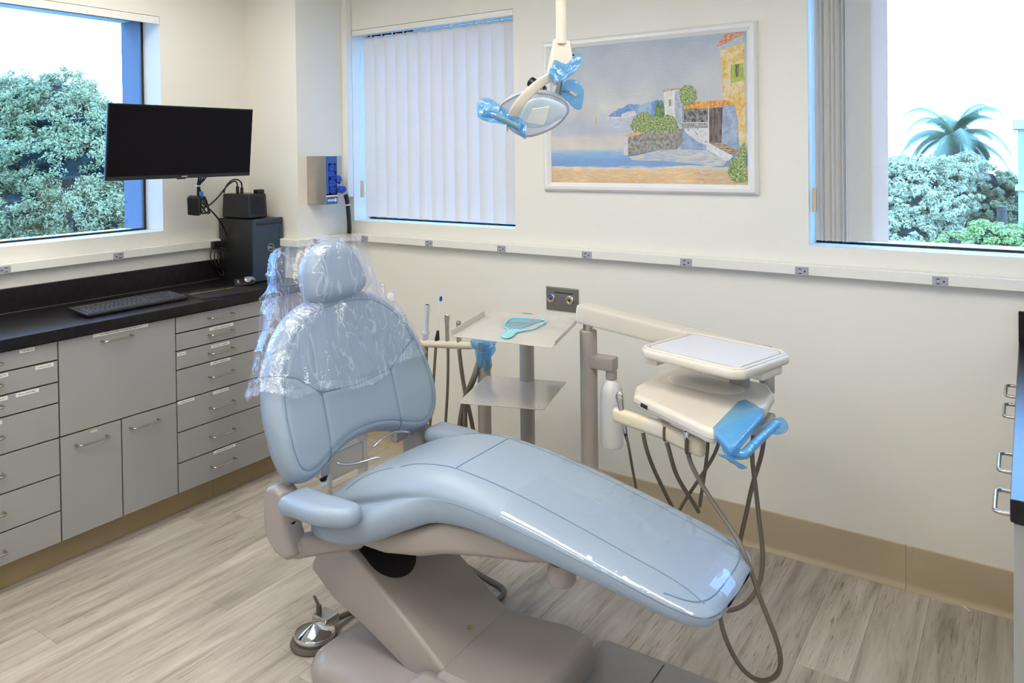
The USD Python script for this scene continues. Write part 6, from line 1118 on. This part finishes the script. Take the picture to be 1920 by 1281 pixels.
CORE_SHADE = plain('inner_shade', (0.012, 0.016, 0.012), 0.9, var=0.3, scale=3)  # near-black lumps put deep shade between the leaves
def trunk_r(name): return 0.22 if name != 'palm_tree' else 0.16
rl = random.Random(21)
# the big tree beyond the left window
L1 = [((-8.0, -0.6, -1.0), (2.6, 2.6, 2.2)), ((-8.6, 1.4, 0.2), (2.4, 2.0, 2.2)), ((-9.4, -0.2, 1.6), (2.4, 2.2, 1.9)), ((-9.0, 2.6, -1.6), (2.2, 2.2, 2.2)), ((-7.4, 0.6, -2.6), (2.2, 2.2, 1.8)), ((-10.4, 1.6, 2.1), (1.8, 1.6, 1.5)), ((-8.4, -2.2, 0.4), (2.2, 2.0, 2.2))]
L1 = T['treeL'] if 'treeL' in T else L1
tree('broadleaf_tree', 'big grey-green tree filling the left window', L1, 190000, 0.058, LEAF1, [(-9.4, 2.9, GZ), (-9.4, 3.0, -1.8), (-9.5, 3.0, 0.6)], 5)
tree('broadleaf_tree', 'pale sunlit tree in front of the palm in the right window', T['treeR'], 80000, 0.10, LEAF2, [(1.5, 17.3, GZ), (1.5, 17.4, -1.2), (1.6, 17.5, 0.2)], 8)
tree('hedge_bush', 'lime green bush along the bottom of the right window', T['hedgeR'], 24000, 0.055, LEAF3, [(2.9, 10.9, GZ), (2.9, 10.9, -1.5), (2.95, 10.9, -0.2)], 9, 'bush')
tree('broadleaf_tree', 'tree crown with shade put into darker leaves, left of the far grey building', T['treeD'], 26000, 0.12, LEAF1, [(2.9, 19.8, GZ), (2.9, 19.9, -1.5), (2.9, 20.0, 0.0)], 10)  # darker leaf colour stands in for shade on this crown
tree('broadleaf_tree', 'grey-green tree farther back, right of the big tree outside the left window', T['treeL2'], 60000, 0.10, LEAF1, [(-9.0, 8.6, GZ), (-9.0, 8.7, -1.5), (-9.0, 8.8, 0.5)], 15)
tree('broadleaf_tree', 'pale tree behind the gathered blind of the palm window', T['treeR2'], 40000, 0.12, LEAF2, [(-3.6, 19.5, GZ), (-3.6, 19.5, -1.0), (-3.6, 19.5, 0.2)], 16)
# palm
pm = thing('palm_tree', 'palm with drooping fronds above the pale tree', 'palm', (*T['palm'][:2], GZ)); pc = A3(T['palm'])
obj(pm, 'trunk', tube([(pc[0] + 0.3, pc[1], GZ), (pc[0] + 0.1, pc[1], -1.0), tuple(pc)], [0.20, 0.16, 0.13], 10, smooth=5), BARK, True)
rgp = np.random.default_rng(12)
for k in range(30):
    az = 2*math.pi*k/22*2.618 + rgp.uniform(-0.2, 0.2); el = rgp.uniform(-0.35, 1.25); Lf = rgp.uniform(1.0, 2.0); h = A3((math.cos(az), math.sin(az), 0)); p = [pc]; d = h*math.cos(el) + A3((0, 0, math.sin(el)))
    for j in range(14):
        p.append(p[-1] + d*Lf/14); d = d + A3((0, 0, -0.105 - 0.012*j)); d /= np.linalg.norm(d)
    p = np.array(p); V, F = [], []
    for j in range(1, 15):
        t_ = p[j] - p[j-1]; t_ /= np.linalg.norm(t_); side = np.cross(t_, (0, 0, 1)); side /= np.linalg.norm(side)+1e-9; up = np.cross(side, t_)
        for s in (-1, 1):
            for q in range(6):
                o = p[j-1] + (p[j]-p[j-1])*q/6; ln_ = 0.40*math.sin(math.pi*(0.12 + 0.85*(j + q/6)/15.5)); tip = o + side*s*ln_*0.8 + t_*ln_*0.45 - A3((0, 0, ln_*0.55)) + up*0.02
                i = len(V); V += [o - t_*0.011, o + t_*0.011, tip]; F.append((i, i+1, i+2))
    obj(pm, 'frond', (np.array(V), np.array(F)), PALM, False)
# far town
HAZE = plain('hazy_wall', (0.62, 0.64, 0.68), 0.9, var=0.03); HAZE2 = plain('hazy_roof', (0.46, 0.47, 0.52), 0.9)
BLD = plain('grey_stucco', (0.34, 0.35, 0.40), 0.9, var=0.03)
nb = thing('neighbour_building', 'grey building corner at the right edge of the palm window', 'building', (7.6, 16, GZ))
bx0, bx1, by0, by1 = T['bld']
obj(nb, 'wall', box(bx0, by0, GZ, bx1, by1, 1.9), BLD, False); obj(nb, 'parapet', box(bx0 - 0.1, by0 - 0.1, 1.9, bx1 + 0.1, by1 + 0.1, 2.1), HAZE2, False)
obj(nb, 'ledge', box(bx0 - 0.06, by0 - 0.06, 0.55, bx1, by1, 0.62), HAZE2, False)
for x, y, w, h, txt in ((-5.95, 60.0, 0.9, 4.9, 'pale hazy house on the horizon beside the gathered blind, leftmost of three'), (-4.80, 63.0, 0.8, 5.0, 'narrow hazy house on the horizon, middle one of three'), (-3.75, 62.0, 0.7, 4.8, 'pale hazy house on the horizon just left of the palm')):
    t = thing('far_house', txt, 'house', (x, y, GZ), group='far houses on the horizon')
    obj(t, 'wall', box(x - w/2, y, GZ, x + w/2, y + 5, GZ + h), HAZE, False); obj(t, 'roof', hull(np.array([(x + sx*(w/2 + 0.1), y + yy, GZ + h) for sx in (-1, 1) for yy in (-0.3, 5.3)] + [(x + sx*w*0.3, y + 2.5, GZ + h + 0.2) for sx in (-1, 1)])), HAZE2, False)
th_ = thing('cord_scrap', 'short white cord scrap on the floor by the back wall cove base', 'cord', (3.20, -0.06, 0))
obj(th_, 'strand', tube(T['scrap'], 0.0018, 6, smooth=4), WHITE, True)
